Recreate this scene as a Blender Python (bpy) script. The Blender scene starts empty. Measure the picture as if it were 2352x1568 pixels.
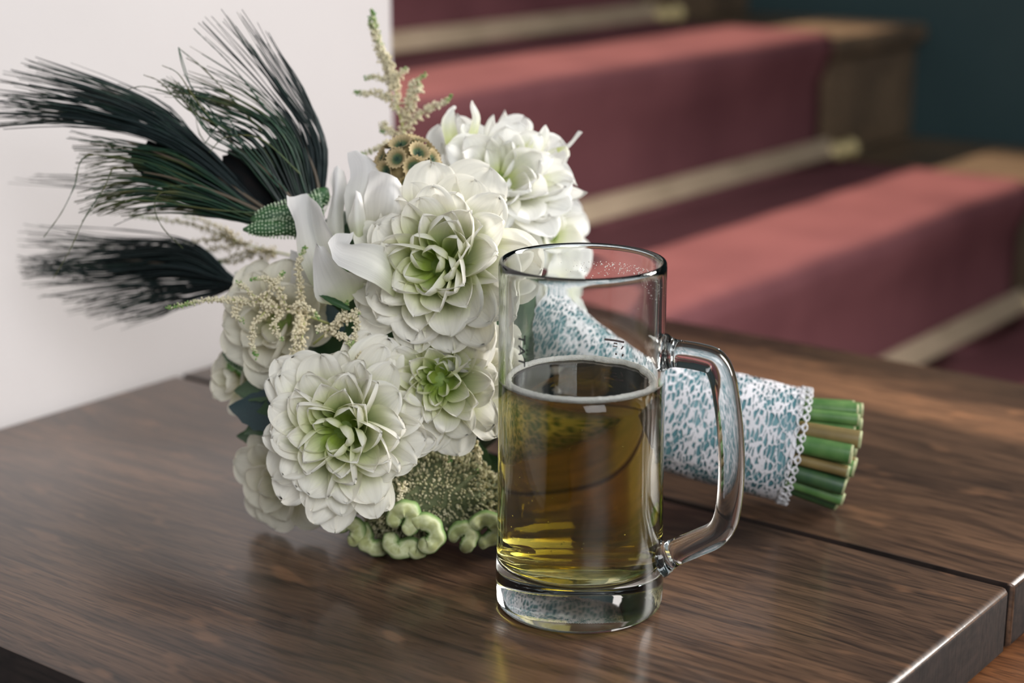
import bpy, bmesh, math, random
import numpy as np
from mathutils import Vector, Matrix, noise

random.seed(7)
sc = bpy.context.scene
COL = sc.collection

# ------------------------------------------------------------------ camera
TT = 0.568                      # table-top height above the floor
PITCH = math.radians(15.4)
FPX = 4000.0                    # focal length in pixels of the 2352 px wide frame
CAM = Vector((0, 0, TT + 0.333))
cam_d = bpy.data.cameras.new('camera')
cam = bpy.data.objects.new('camera', cam_d)
COL.objects.link(cam)
cam.location = CAM
cam.rotation_euler = (math.pi / 2 - PITCH, 0, 0)
cam_d.sensor_width = 36
cam_d.lens = FPX / 2352 * 36
cam_d.clip_start = 0.02
cam_d.dof.use_dof = True
cam_d.dof.focus_distance = 0.80
cam_d.dof.aperture_fstop = 5.2
sc.camera = cam

# ------------------------------------------------------------------ light
sc.view_settings.view_transform = 'Standard'
sc.view_settings.look = 'None'
sc.view_settings.gamma = 1
sc.view_settings.use_curve_mapping = False
sc.view_settings.exposure = 0.38
sc.cycles.max_bounces = 11
sc.cycles.diffuse_bounces = 4
sc.cycles.transmission_bounces = 11
sc.cycles.use_adaptive_sampling = True
sc.cycles.adaptive_threshold = 0.02
sc.cycles.transparent_max_bounces = 12
sc.cycles.use_denoising = True
sc.cycles.sample_clamp_indirect = 6

world = bpy.data.worlds.new('world')
sc.world = world
world.use_nodes = True
wb = world.node_tree.nodes['Background']
wb.inputs[0].default_value = (0.72, 0.80, 0.86, 1)
wb.inputs[1].default_value = 0.30

PSI = math.radians(37.5)
UD = Vector((math.sin(PSI), math.cos(PSI), 0))      # along the stair rods / table width
VD = Vector((-math.cos(PSI), math.sin(PSI), 0))     # along the planks / up the stairs


def W(u, v, z):
    p = UD * u + VD * v
    return Vector((p.x, p.y, z))


def look_quat(frm, to):
    return (Vector(to) - Vector(frm)).to_track_quat('-Z', 'Y')


def area(name, loc, target, sx, sy, power, color):
    l = bpy.data.lights.new(name, 'AREA')
    l.shape = 'RECTANGLE'
    l.size = sx
    l.size_y = sy
    l.energy = power
    l.color = color
    o = bpy.data.objects.new(name, l)
    COL.objects.link(o)
    o.location = loc
    o.rotation_mode = 'QUATERNION'
    o.rotation_quaternion = look_quat(loc, target)
    return o


# window in the right-hand wall, out of frame beyond the table end
kl = area('window_light', W(2.25, -0.45, TT + 0.85), (-0.12, 0.95, TT + 0.12), 1.0, 1.3, 16, (1.0, 0.965, 0.92))
kl.data.spread = math.radians(75)
# fill lamp added behind and right of the camera, for diffuse room light
k2 = area('fill_light_front', (0.9, -1.9, TT + 1.7), (-0.45, 1.0, TT + 0.25), 1.6, 1.6, 13, (0.97, 0.98, 1.0))
k2.data.spread = math.radians(78)
# low sun from upstairs, coming down the stairs past the white pillar
sun_d = bpy.data.lights.new('sun', 'SUN')
sun_d.energy = 7.0
sun_d.angle = math.radians(2.2)
sun_d.color = (1.0, 0.80, 0.60)
sun = bpy.data.objects.new('sun', sun_d)
COL.objects.link(sun)
sdir = -(VD * math.cos(math.radians(50)) + Vector((0, 0, 1)) * math.sin(math.radians(50))) - UD * 0.03
sun.rotation_mode = 'QUATERNION'
sun.rotation_quaternion = sdir.to_track_quat('-Z', 'Y')
sun.location = W(1.8, 3, 4)

# ------------------------------------------------------------------ helpers
FWD = Vector((0, math.cos(PITCH), -math.sin(PITCH)))
UPC = Vector((0, math.sin(PITCH), math.cos(PITCH)))
RGT = Vector((1, 0, 0))


def P(px, py, depth):
    """world point seen at a pixel, at a given distance along the viewing axis"""
    return CAM + (FWD + RGT * ((px - 1176) / FPX) + UPC * ((784 - py) / FPX)) * depth


def CD(r, up, toward):
    """world direction from camera-relative components"""
    return (RGT * r + UPC * up - FWD * toward).normalized()


def mesh(name, verts, faces, mat=None, smooth=True):
    me = bpy.data.meshes.new(name)
    me.from_pydata([tuple(v) for v in verts], [], faces)
    me.update()
    if smooth:
        me.polygons.foreach_set('use_smooth', [True] * len(me.polygons))
    if mat:
        me.materials.append(mat)
    return me


def link(name, me, parent=None, M=None):
    o = bpy.data.objects.new(name, me)
    COL.objects.link(o)
    if parent is not None:
        o.parent = parent
    if M is not None:
        o.matrix_basis = M
    return o


def tag(o, label=None, cat=None, group=None, kind=None):
    if label:
        o['label'] = label
    if cat:
        o['category'] = cat
    if group:
        o['group'] = group
    if kind:
        o['kind'] = kind
    return o


def empty(name, loc):
    o = bpy.data.objects.new(name, None)
    COL.objects.link(o)
    o.location = loc
    o.empty_display_size = 0.05
    return o


def attr(me, name, vals):
    a = me.attributes.new(name, 'FLOAT', 'POINT')
    a.data.foreach_set('value', vals)


def frame(n, roll=0.0):
    """rotation matrix whose Z is n"""
    n = n.normalized()
    q = n.to_track_quat('Z', 'Y')
    return q.to_matrix().to_4x4() @ Matrix.Rotation(roll, 4, 'Z')


def catmull(pts, n):
    pts = [Vector(p) for p in pts]
    p = [pts[0] * 2 - pts[1]] + pts + [pts[-1] * 2 - pts[-2]]
    out = []
    segs = len(pts) - 1
    for i in range(n + 1):
        t = i / n * segs
        k = min(int(t), segs - 1)
        f = t - k
        a, b, c, d = p[k], p[k + 1], p[k + 2], p[k + 3]
        out.append(0.5 * ((2 * b) + (c - a) * f + (2 * a - 5 * b + 4 * c - d) * f * f + (3 * b - a - 3 * c + d) * f ** 3))
    return out


def tube(pts, radii, sides=8, cap=True, squash=None, up=None, verts=None, faces=None):
    """sweep a round (or squashed) section along points"""
    V = [] if verts is None else verts
    F = [] if faces is None else faces
    n = len(pts)
    base = len(V)
    up = Vector(up) if up is not None else Vector((0.13, 0.31, 0.94)).normalized()
    for i in range(n):
        t = (pts[min(i + 1, n - 1)] - pts[max(i - 1, 0)]).normalized()
        a = up.cross(t)
        if a.length < 1e-4:
            a = Vector((1, 0, 0)).cross(t)
        a.normalize()
        b = t.cross(a)
        r = radii[i] if hasattr(radii, '__len__') else radii
        sa, sb = squash if squash else (1, 1)
        for k in range(sides):
            th = 2 * math.pi * k / sides
            V.append(pts[i] + a * (r * sa * math.cos(th)) + b * (r * sb * math.sin(th)))
    for i in range(n - 1):
        for k in range(sides):
            k2 = (k + 1) % sides
            F.append((base + i * sides + k, base + i * sides + k2, base + (i + 1) * sides + k2, base + (i + 1) * sides + k))
    if cap:
        F.append(tuple(base + k for k in reversed(range(sides))))
        F.append(tuple(base + (n - 1) * sides + k for k in range(sides)))
    return V, F


def lathe(profile, seg=64, closed=False):
    """profile list of (r,z); r==0 makes a pole"""
    V, F, rows = [], [], []
    for r, z in profile:
        if r < 1e-7:
            rows.append([len(V)])
            V.append((0, 0, z))
        else:
            rows.append(list(range(len(V), len(V) + seg)))
            for k in range(seg):
                a = 2 * math.pi * k / seg
                V.append((r * math.cos(a), r * math.sin(a), z))
    pairs = list(zip(rows[:-1], rows[1:]))
    if closed:
        pairs.append((rows[-1], rows[0]))
    for A, B in pairs:
        for k in range(seg):
            k2 = (k + 1) % seg
            if len(A) == 1 and len(B) == 1:
                continue
            if len(A) == 1:
                F.append((A[0], B[k2], B[k]))
            elif len(B) == 1:
                F.append((A[k], A[k2], B[0]))
            else:
                F.append((A[k], A[k2], B[k2], B[k]))
    return V, F


def bevel_box(name, x0, x1, y0, y1, z0, z1, b, mat, parent=None, M=None, segs=3, tilt=0.0):
    bm = bmesh.new()
    bmesh.ops.create_cube(bm, size=1)
    for v in bm.verts:
        v.co.x = x0 if v.co.x < 0 else x1
        v.co.y = y0 if v.co.y < 0 else y1
        v.co.z = z0 if v.co.z < 0 else z1
    if tilt:        # only the -X end is softly rounded, all other edges stay crisp
        ee = [e for e in bm.edges if all(abs(v.co.x - x0) < 1e-6 for v in e.verts)]
        bmesh.ops.bevel(bm, geom=ee, offset=tilt, segments=4, profile=0.5, affect='EDGES')
        bm.edges.ensure_lookup_table()
        ee = [e for e in bm.edges if len(e.link_faces) == 2 and e.calc_face_angle(0) > 0.9]
        bmesh.ops.bevel(bm, geom=ee, offset=b, segments=2, profile=0.5, affect='EDGES')
    elif b > 0:
        bmesh.ops.bevel(bm, geom=list(bm.edges), offset=b, segments=segs, profile=0.5, affect='EDGES')
    me = bpy.data.meshes.new(name)
    bm.to_mesh(me)
    bm.free()
    me.polygons.foreach_set('use_smooth', [True] * len(me.polygons))
    me.materials.append(mat)
    try:
        me.set_sharp_from_angle(angle=math.radians(40))
    except Exception:
        pass
    return link(name, me, parent, M)


# ------------------------------------------------------------------ materials
def new_mat(name):
    m = bpy.data.materials.new(name)
    m.use_nodes = True
    nt = m.node_tree
    nt.nodes.clear()
    out = nt.nodes.new('ShaderNodeOutputMaterial')
    return m, nt, out


def N(nt, typ, **kw):
    n = nt.nodes.new(typ)
    for k, v in kw.items():
        setattr(n, k, v)
    return n


def principled(name, color, rough=0.5, spec=0.5, **kw):
    m, nt, out = new_mat(name)
    b = N(nt, 'ShaderNodeBsdfPrincipled')
    b.inputs['Base Color'].default_value = (*color, 1)
    b.inputs['Roughness'].default_value = rough
    b.inputs['Specular IOR Level'].default_value = spec
    for k, v in kw.items():
        b.inputs[k].default_value = v
    nt.links.new(b.outputs[0], out.inputs[0])
    return m, nt, b


def ramp(nt, stops):
    r = N(nt, 'ShaderNodeValToRGB')
    e = r.color_ramp.elements
    while len(e) < len(stops):
        e.new(0.5)
    for el, (p, c) in zip(e, stops):
        el.position = p
        el.color = (*c, 1) if len(c) == 3 else c
    return r


def noise_mat(name, c0, c1, scale, rough=0.6, spec=0.4, bump=0.0, bscale=None, stretch=(1, 1, 1), detail=4, lo=0.3, hi=0.7, **kw):
    m, nt, b = principled(name, c0, rough, spec, **kw)
    tc = N(nt, 'ShaderNodeTexCoord')
    mp = N(nt, 'ShaderNodeMapping')
    mp.inputs['Scale'].default_value = stretch
    nt.links.new(tc.outputs['Object'], mp.inputs[0])
    nz = N(nt, 'ShaderNodeTexNoise')
    nz.inputs['Scale'].default_value = scale
    nz.inputs['Detail'].default_value = detail
    nt.links.new(mp.outputs[0], nz.inputs['Vector'])
    r = ramp(nt, [(lo, c0), (hi, c1)])
    nt.links.new(nz.outputs[0], r.inputs[0])
    nt.links.new(r.outputs[0], b.inputs['Base Color'])
    if bump:
        nb = N(nt, 'ShaderNodeTexNoise')
        nb.inputs['Scale'].default_value = bscale or scale
        nb.inputs['Detail'].default_value = 3
        nt.links.new(mp.outputs[0], nb.inputs['Vector'])
        bp = N(nt, 'ShaderNodeBump')
        bp.inputs['Strength'].default_value = bump
        bp.inputs['Distance'].default_value = 0.001
        nt.links.new(nb.outputs[0], bp.inputs['Height'])
        nt.links.new(bp.outputs[0], b.inputs['Normal'])
    return m


def wood_mat(name, dark, mid, light, rough=0.3, coat=0.38, band=230.0, fleck=True):
    """grain along local X"""
    m, nt, b = principled(name, mid, rough, 0.28)
    b.inputs['Coat Weight'].default_value = coat
    b.inputs['Coat Roughness'].default_value = 0.16
    L = nt.links.new
    tc = N(nt, 'ShaderNodeTexCoord')
    # slow warp of the grain
    mw = N(nt, 'ShaderNodeMapping')
    mw.inputs['Scale'].default_value = (3.0, 9.0, 9.0)
    L(tc.outputs['Object'], mw.inputs[0])
    nw = N(nt, 'ShaderNodeTexNoise')
    nw.inputs['Scale'].default_value = 1.0
    nw.inputs['Detail'].default_value = 2
    L(mw.outputs[0], nw.inputs['Vector'])
    sep = N(nt, 'ShaderNodeSeparateXYZ')
    L(tc.outputs['Object'], sep.inputs[0])
    ma = N(nt, 'ShaderNodeMath', operation='MULTIPLY_ADD')
    L(nw.outputs[0], ma.inputs[0])
    ma.inputs[1].default_value = 0.085
    L(sep.outputs['Y'], ma.inputs[2])
    cmb = N(nt, 'ShaderNodeCombineXYZ')
    mx = N(nt, 'ShaderNodeMath', operation='MULTIPLY')
    mx.inputs[1].default_value = 0.055
    L(sep.outputs['X'], mx.inputs[0])
    L(mx.outputs[0], cmb.inputs[0])
    L(ma.outputs[0], cmb.inputs[1])
    L(sep.outputs['Z'], cmb.inputs[2])
    # rings
    n1 = N(nt, 'ShaderNodeTexNoise')
    n1.inputs['Scale'].default_value = band
    n1.inputs['Detail'].default_value = 3
    n1.inputs['Roughness'].default_value = 0.6
    L(cmb.outputs[0], n1.inputs['Vector'])
    # broad tone variation
    n2 = N(nt, 'ShaderNodeTexNoise')
    n2.inputs['Scale'].default_value = 7
    n2.inputs['Detail'].default_value = 3
    mp2 = N(nt, 'ShaderNodeMapping')
    mp2.inputs['Scale'].default_value = (0.6, 1.6, 1)
    L(tc.outputs['Object'], mp2.inputs[0])
    L(mp2.outputs[0], n2.inputs['Vector'])
    # short dark pores
    mp3 = N(nt, 'ShaderNodeMapping')
    mp3.inputs['Scale'].default_value = (55, 620, 55)
    mp3.inputs['Rotation'].default_value = (0, 0, 0.05)
    L(tc.outputs['Object'], mp3.inputs[0])
    n3 = N(nt, 'ShaderNodeTexNoise')
    n3.inputs['Scale'].default_value = 1
    n3.inputs['Detail'].default_value = 1
    L(mp3.outputs[0], n3.inputs['Vector'])
    r1 = ramp(nt, [(0.36, dark), (0.50, mid), (0.66, light)])
    L(n1.outputs[0], r1.inputs[0])
    r2 = ramp(nt, [(0.35, (0.55, 0.55, 0.58)), (0.65, (1.25, 1.18, 1.1))])
    L(n2.outputs[0], r2.inputs[0])
    mul = N(nt, 'ShaderNodeMixRGB', blend_type='MULTIPLY')
    mul.inputs[0].default_value = 0.85
    L(r1.outputs[0], mul.inputs[1])
    L(r2.outputs[0], mul.inputs[2])
    r3 = ramp(nt, [(0.36, (0.5, 0.5, 0.52)), (0.46, (1, 1, 1))])
    L(n3.outputs[0], r3.inputs[0])
    mul2 = N(nt, 'ShaderNodeMixRGB', blend_type='MULTIPLY')
    mul2.inputs[0].default_value = 0.8
    L(mul.outputs[0], mul2.inputs[1])
    L(r3.outputs[0], mul2.inputs[2])
    last = mul2
    if fleck:
        mp4 = N(nt, 'ShaderNodeMapping')
        mp4.inputs['Scale'].default_value = (26, 60, 26)
        mp4.inputs['Rotation'].default_value = (0, 0, 0.75)
        L(tc.outputs['Object'], mp4.inputs[0])
        n4 = N(nt, 'ShaderNodeTexNoise')
        n4.inputs['Scale'].default_value = 1.0
        n4.inputs['Detail'].default_value = 2
        L(mp4.outputs[0], n4.inputs['Vector'])
        r4 = ramp(nt, [(0.62, (0, 0, 0)), (0.70, (1, 1, 1))])
        L(n4.outputs[0], r4.inputs[0])
        mm = N(nt, 'ShaderNodeMath', operation='MULTIPLY')
        mm.inputs[1].default_value = 0.55
        L(r4.outputs[0], mm.inputs[0])
        mix = N(nt, 'ShaderNodeMixRGB')
        L(mm.outputs[0], mix.inputs[0])
        L(mul2.outputs[0], mix.inputs[1])
        mix.inputs[2].default_value = (light[0] * 1.5, light[1] * 1.35, light[2] * 1.2, 1)
        last = mix
    L(last.outputs[0], b.inputs['Base Color'])
    bp = N(nt, 'ShaderNodeBump')
    bp.inputs['Strength'].default_value = 0.16
    bp.inputs['Distance'].default_value = 0.0004
    add = N(nt, 'ShaderNodeMath', operation='ADD')
    L(n1.outputs[0], add.inputs[0])
    L(n3.outputs[0], add.inputs[1])
    L(add.outputs[0], bp.inputs['Height'])
    L(bp.outputs[0], b.inputs['Normal'])
    L(bp.outputs[0], b.inputs['Coat Normal'])
    return m


M_wall = noise_mat('white_plaster', (0.48, 0.453, 0.452), (0.505, 0.477, 0.476), 6, rough=0.75, spec=0.2, bump=0.08, bscale=220)
M_dark = noise_mat('dark_green_paint', (0.030, 0.062, 0.068), (0.042, 0.076, 0.080), 4, rough=0.7, spec=0.3)
M_floor = noise_mat('floor_boards', (0.030, 0.028, 0.026), (0.045, 0.040, 0.034), 12, rough=0.5, stretch=(1, 8, 1))
M_table = wood_mat('dark_oak', (0.050, 0.030, 0.021), (0.086, 0.050, 0.032), (0.126, 0.072, 0.044), rough=0.36)
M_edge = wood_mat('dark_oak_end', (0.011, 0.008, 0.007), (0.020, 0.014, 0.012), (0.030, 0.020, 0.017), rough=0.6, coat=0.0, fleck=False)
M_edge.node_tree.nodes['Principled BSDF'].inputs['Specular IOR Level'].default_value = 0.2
M_rail = wood_mat('red_brown_oak', (0.085, 0.032, 0.012), (0.16, 0.062, 0.022), (0.23, 0.095, 0.036), rough=0.5, coat=0.05, fleck=False)
M_stairwood = wood_mat('stair_oak', (0.10, 0.07, 0.045), (0.18, 0.125, 0.08), (0.24, 0.17, 0.11), rough=0.45, coat=0.05, fleck=False)
M_carpet = noise_mat('red_carpet', (0.118, 0.044, 0.049), (0.162, 0.062, 0.067), 9, rough=0.95, spec=0.1, bump=0.5, bscale=420)
M_brass = noise_mat('worn_brass', (0.44, 0.33, 0.22), (0.56, 0.42, 0.29), 20, rough=0.5, spec=0.4, Metallic=0.2)
M_knob = principled('polished_brass', (0.80, 0.64, 0.32), 0.35, 0.6, Metallic=0.35)[0]


def glass_mat(name, tint=(1, 1, 1), ior=1.5):
    m, nt, out = new_mat(name)
    g = N(nt, 'ShaderNodeBsdfGlass')
    g.inputs['Color'].default_value = (*tint, 1)
    g.inputs['Roughness'].default_value = 0.0
    g.inputs['IOR'].default_value = ior
    nt.links.new(g.outputs[0], out.inputs[0])
    return m, nt, out, g


M_glass = glass_mat('clear_glass', (0.975, 0.985, 0.98))[0]
M_beer, _nt, _out, _g = glass_mat('beer', (1, 1, 1), 1.34)
_va = N(_nt, 'ShaderNodeVolumeAbsorption')
_va.inputs['Color'].default_value = (0.86, 0.76, 0.05, 1)
_va.inputs['Density'].default_value = 46
_nt.links.new(_va.outputs[0], _out.inputs['Volume'])
M_foam = noise_mat('beer_foam', (0.78, 0.74, 0.68), (0.90, 0.87, 0.82), 600, rough=0.7, spec=0.3, bump=0.5, bscale=1500)
M_ink = principled('black_print', (0.02, 0.022, 0.024), 0.5)[0]
M_ink2 = principled('mauve_print', (0.34, 0.24, 0.25), 0.6)[0]


def petal_mat(name, base, mid, tip, trans=0.42, vein=0.06):
    m, nt, out = new_mat(name)
    L = nt.links.new
    at = N(nt, 'ShaderNodeAttribute', attribute_name='t')
    oi = N(nt, 'ShaderNodeObjectInfo')
    sp = N(nt, 'ShaderNodeSeparateColor')
    L(oi.outputs['Color'], sp.inputs[0])
    # shift along the length by how young (green) the petal is
    su = N(nt, 'ShaderNodeMath', operation='SUBTRACT')
    L(at.outputs['Fac'], su.inputs[0])
    L(sp.outputs[0], su.inputs[1])
    r = ramp(nt, [(0.0, base), (0.34, mid), (0.72, tip)])
    L(su.outputs[0], r.inputs[0])
    av = N(nt, 'ShaderNodeAttribute', attribute_name='w')
    nz = N(nt, 'ShaderNodeTexNoise', noise_dimensions='2D')
    cmb = N(nt, 'ShaderNodeCombineXYZ')
    m1 = N(nt, 'ShaderNodeMath', operation='MULTIPLY')
    m1.inputs[1].default_value = 9
    L(av.outputs['Fac'], m1.inputs[0])
    m2 = N(nt, 'ShaderNodeMath', operation='MULTIPLY_ADD')
    m2.inputs[1].default_value = 1.2
    L(at.outputs['Fac'], m2.inputs[0])
    m3 = N(nt, 'ShaderNodeMath', operation='MULTIPLY')
    m3.inputs[1].default_value = 40
    L(oi.outputs['Random'], m3.inputs[0])
    L(m3.outputs[0], m2.inputs[2])
    L(m1.outputs[0], cmb.inputs[0])
    L(m2.outputs[0], cmb.inputs[1])
    L(cmb.outputs[0], nz.inputs['Vector'])
    nz.inputs['Scale'].default_value = 1.0
    nz.inputs['Detail'].default_value = 2
    rv = ramp(nt, [(0.3, (1 - vein, 1 - vein, 1 - vein)), (0.65, (1, 1, 1))])
    L(nz.outputs[0], rv.inputs[0])
    mu = N(nt, 'ShaderNodeMixRGB', blend_type='MULTIPLY')
    mu.inputs[0].default_value = 1
    L(r.outputs[0], mu.inputs[1])
    L(rv.outputs[0], mu.inputs[2])
    bp = N(nt, 'ShaderNodeBump')
    bp.inputs['Strength'].default_value = 0.18
    bp.inputs['Distance'].default_value = 0.0008
    L(nz.outputs[0], bp.inputs['Height'])
    pr = N(nt, 'ShaderNodeBsdfPrincipled')
    pr.inputs['Roughness'].default_value = 0.55
    pr.inputs['Specular IOR Level'].default_value = 0.25
    L(mu.outputs[0], pr.inputs['Base Color'])
    L(bp.outputs[0], pr.inputs['Normal'])
    tr = N(nt, 'ShaderNodeBsdfTranslucent')
    L(mu.outputs[0], tr.inputs[0])
    mx = N(nt, 'ShaderNodeMixShader')
    mx.inputs[0].default_value = trans
    L(pr.outputs[0], mx.inputs[1])
    L(tr.outputs[0], mx.inputs[2])
    L(mx.outputs[0], out.inputs[0])
    return m


M_petal = petal_mat('dahlia_petal', (0.40, 0.52, 0.10), (0.78, 0.81, 0.50), (0.93, 0.905, 0.83))
M_petal_cream = petal_mat('cream_petal', (0.55, 0.55, 0.25), (0.76, 0.73, 0.56), (0.82, 0.79, 0.68))
M_petal_pure = petal_mat('pure_white_petal', (0.70, 0.76, 0.30), (0.90, 0.90, 0.78), (0.93, 0.92, 0.89))
M_petal_sweet = petal_mat('sweet_pea_petal', (0.62, 0.68, 0.38), (0.86, 0.85, 0.78), (0.90, 0.88, 0.87), trans=0.42)
M_core = noise_mat('flower_core', (0.16, 0.24, 0.05), (0.28, 0.36, 0.10), 300, rough=0.6)


def leaf_mat(name, c0, c1, scale=90, trans=0.25, rough=0.45):
    m, nt, out = new_mat(name)
    L = nt.links.new
    tc = N(nt, 'ShaderNodeTexCoord')
    nz = N(nt, 'ShaderNodeTexNoise')
    nz.inputs['Scale'].default_value = scale
    nz.inputs['Detail'].default_value = 4
    L(tc.outputs['Object'], nz.inputs['Vector'])
    r = ramp(nt, [(0.35, c0), (0.65, c1)])
    L(nz.outputs[0], r.inputs[0])
    pr = N(nt, 'ShaderNodeBsdfPrincipled')
    pr.inputs['Roughness'].default_value = rough
    L(r.outputs[0], pr.inputs['Base Color'])
    tr = N(nt, 'ShaderNodeBsdfTranslucent')
    L(r.outputs[0], tr.inputs[0])
    mx = N(nt, 'ShaderNodeMixShader')
    mx.inputs[0].default_value = trans
    L(pr.outputs[0], mx.inputs[1])
    L(tr.outputs[0], mx.inputs[2])
    L(mx.outputs[0], out.inputs[0])
    return m


M_leaf = leaf_mat('dark_leaf', (0.018, 0.060, 0.022), (0.050, 0.110, 0.040))
M_leaf_blue = leaf_mat('blue_green_leaf', (0.016, 0.038, 0.048), (0.030, 0.065, 0.068))
M_leaf_light = leaf_mat('fresh_leaf', (0.10, 0.24, 0.05), (0.17, 0.34, 0.09))
M_dotpod = noise_mat('dark_green_pod', (0.018, 0.060, 0.022), (0.050, 0.130, 0.045), 220, rough=0.5)
M_dot = principled('pale_dots', (0.50, 0.60, 0.42), 0.6)[0]


def grad_mat(name, stops, rough=0.6, trans=0.0, jitter=0.0, jscale=300, spec=0.3):
    """colour by the point attribute 't'"""
    m, nt, out = new_mat(name)
    L = nt.links.new
    at = N(nt, 'ShaderNodeAttribute', attribute_name='t')
    r = ramp(nt, stops)
    src = at.outputs['Fac']
    if jitter:
        tc = N(nt, 'ShaderNodeTexCoord')
        nz = N(nt, 'ShaderNodeTexNoise')
        nz.inputs['Scale'].default_value = jscale
        L(tc.outputs['Object'], nz.inputs['Vector'])
        s = N(nt, 'ShaderNodeMath', operation='SUBTRACT')
        s.inputs[1].default_value = 0.5
        L(nz.outputs[0], s.inputs[0])
        a = N(nt, 'ShaderNodeMath', operation='MULTIPLY_ADD')
        a.inputs[1].default_value = jitter
        L(s.outputs[0], a.inputs[0])
        L(src, a.inputs[2])
        src = a.outputs[0]
    L(src, r.inputs[0])
    pr = N(nt, 'ShaderNodeBsdfPrincipled')
    pr.inputs['Roughness'].default_value = rough
    pr.inputs['Specular IOR Level'].default_value = spec
    L(r.outputs[0], pr.inputs['Base Color'])
    if trans:
        tr = N(nt, 'ShaderNodeBsdfTranslucent')
        L(r.outputs[0], tr.inputs[0])
        mx = N(nt, 'ShaderNodeMixShader')
        mx.inputs[0].default_value = trans
        L(pr.outputs[0], mx.inputs[1])
        L(tr.outputs[0], mx.inputs[2])
        L(mx.outputs[0], out.inputs[0])
    else:
        L(pr.outputs[0], out.inputs[0])
    return m


M_astilbe = grad_mat('astilbe_floret', [(0.0, (0.74, 0.66, 0.46)), (0.75, (0.80, 0.74, 0.55)), (0.93, (0.40, 0.48, 0.20)), (1.0, (0.16, 0.34, 0.09))], rough=0.7, trans=0.25)
M_astem = principled('astilbe_stem', (0.42, 0.44, 0.16), 0.6)[0]
M_barb = grad_mat('feather_barb', [(0.0, (0.012, 0.020, 0.022)), (0.55, (0.014, 0.026, 0.026)), (0.8, (0.022, 0.050, 0.036)), (1.0, (0.075, 0.045, 0.030))], rough=0.45, jitter=0.7, jscale=60, spec=0.18)
M_barb_green = grad_mat('feather_barb_green', [(0.0, (0.014, 0.024, 0.022)), (0.4, (0.016, 0.060, 0.030)), (0.7, (0.080, 0.080, 0.020)), (1.0, (0.020, 0.080, 0.045))], rough=0.42, jitter=0.9, jscale=50, spec=0.4)
M_eye = noise_mat('feather_eye', (0.006, 0.009, 0.010), (0.014, 0.012, 0.012), 60, rough=0.95, spec=0.0, stretch=(1, 4, 1))
M_shaft = principled('feather_shaft', (0.10, 0.075, 0.05), 0.4)[0]
M_stem = noise_mat('green_stem', (0.045, 0.13, 0.030), (0.13, 0.24, 0.075), 90, rough=0.45, stretch=(1, 1, 0.25))
M_stem_dk = noise_mat('dark_green_stem', (0.014, 0.050, 0.024), (0.055, 0.11, 0.035), 90, rough=0.45, stretch=(1, 1, 0.25))
M_stem_br = noise_mat('brownish_stem', (0.14, 0.10, 0.035), (0.24, 0.17, 0.06), 60, rough=0.5, stretch=(1, 1, 0.25))
M_cut = noise_mat('cut_stem_end', (0.24, 0.27, 0.13), (0.36, 0.36, 0.20), 400, rough=0.7)
M_ribbon = noise_mat('teal_ribbon', (0.07, 0.19, 0.22), (0.12, 0.27, 0.30), 120, rough=0.4, spec=0.5)
M_thread = principled('lace_thread', (0.66, 0.65, 0.67), 0.75, 0.2)[0]

# ================================================================== SETTING
# (u, v, z) boxes in the room's own axes
PLK = Matrix(((VD.x, -UD.x, 0, 0), (VD.y, -UD.y, 0, 0), (0, 0, 1, 0), (0, 0, 0, 1)))   # local x = v, local y = -u


def rbox(name, u0, u1, v0, v1, z0, z1, mat, b=0.004, parent=None, segs=3):
    return bevel_box(name, v0, v1, -u1, -u0, z0, z1, b, mat, parent, PLK if parent is None else Matrix.Identity(4), segs)


G, RISE, V3 = 0.28, 0.164, 0.806           # going, rise, front of the first visible riser
Z3 = TT - 0.218                            # tread in front of that riser
U0, U1, URUN0, URUN1 = 1.10, 2.38, 1.19, 2.06
STEP = [(V3 + k * G, Z3 + (k + 1) * RISE) for k in range(-2, 4)]   # (front v, tread z)

tag(rbox('floor', -3.0, 4.0, -3.5, 5.0, -0.06, 0.0, M_floor, 0), kind='structure')
tag(rbox('wall_left', -2.6, 0.992, 0.872, 1.55, 0.0, 3.0, M_wall, 0.006), kind='structure')
tag(rbox('wall_back', U1, U1 + 0.12, -3.5, 3.6, 0.0, 3.0, M_dark, 0), kind='structure')

stairs = empty('staircase', (0, 0, 0))
stairs.matrix_basis = PLK
tag(stairs, 'dark oak staircase rising behind the white pillar under the red carpet', None, None, 'structure')
for v, z in STEP:
    rbox('riser', U0, U1 - 0.003, v, v + 0.022, z - RISE, z - 0.028, M_stairwood, 0.002, stairs)
    rbox('tread', U0, U1 - 0.003, v - 0.018, v + G + 0.002, z - 0.028, z, M_stairwood, 0.008, stairs)
rbox('stringer', U0 - 0.012, U0, STEP[0][0], STEP[-1][0] + G, 0.0, 0.12, M_stairwood, 0.003, stairs)

rbox('sun_block_post', 1.072, 1.172, 1.26, 1.34, 0.0, 3.0, M_stairwood, 0.008, stairs)  # unseen post added behind the pillar to narrow the sun strip on the table

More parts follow.
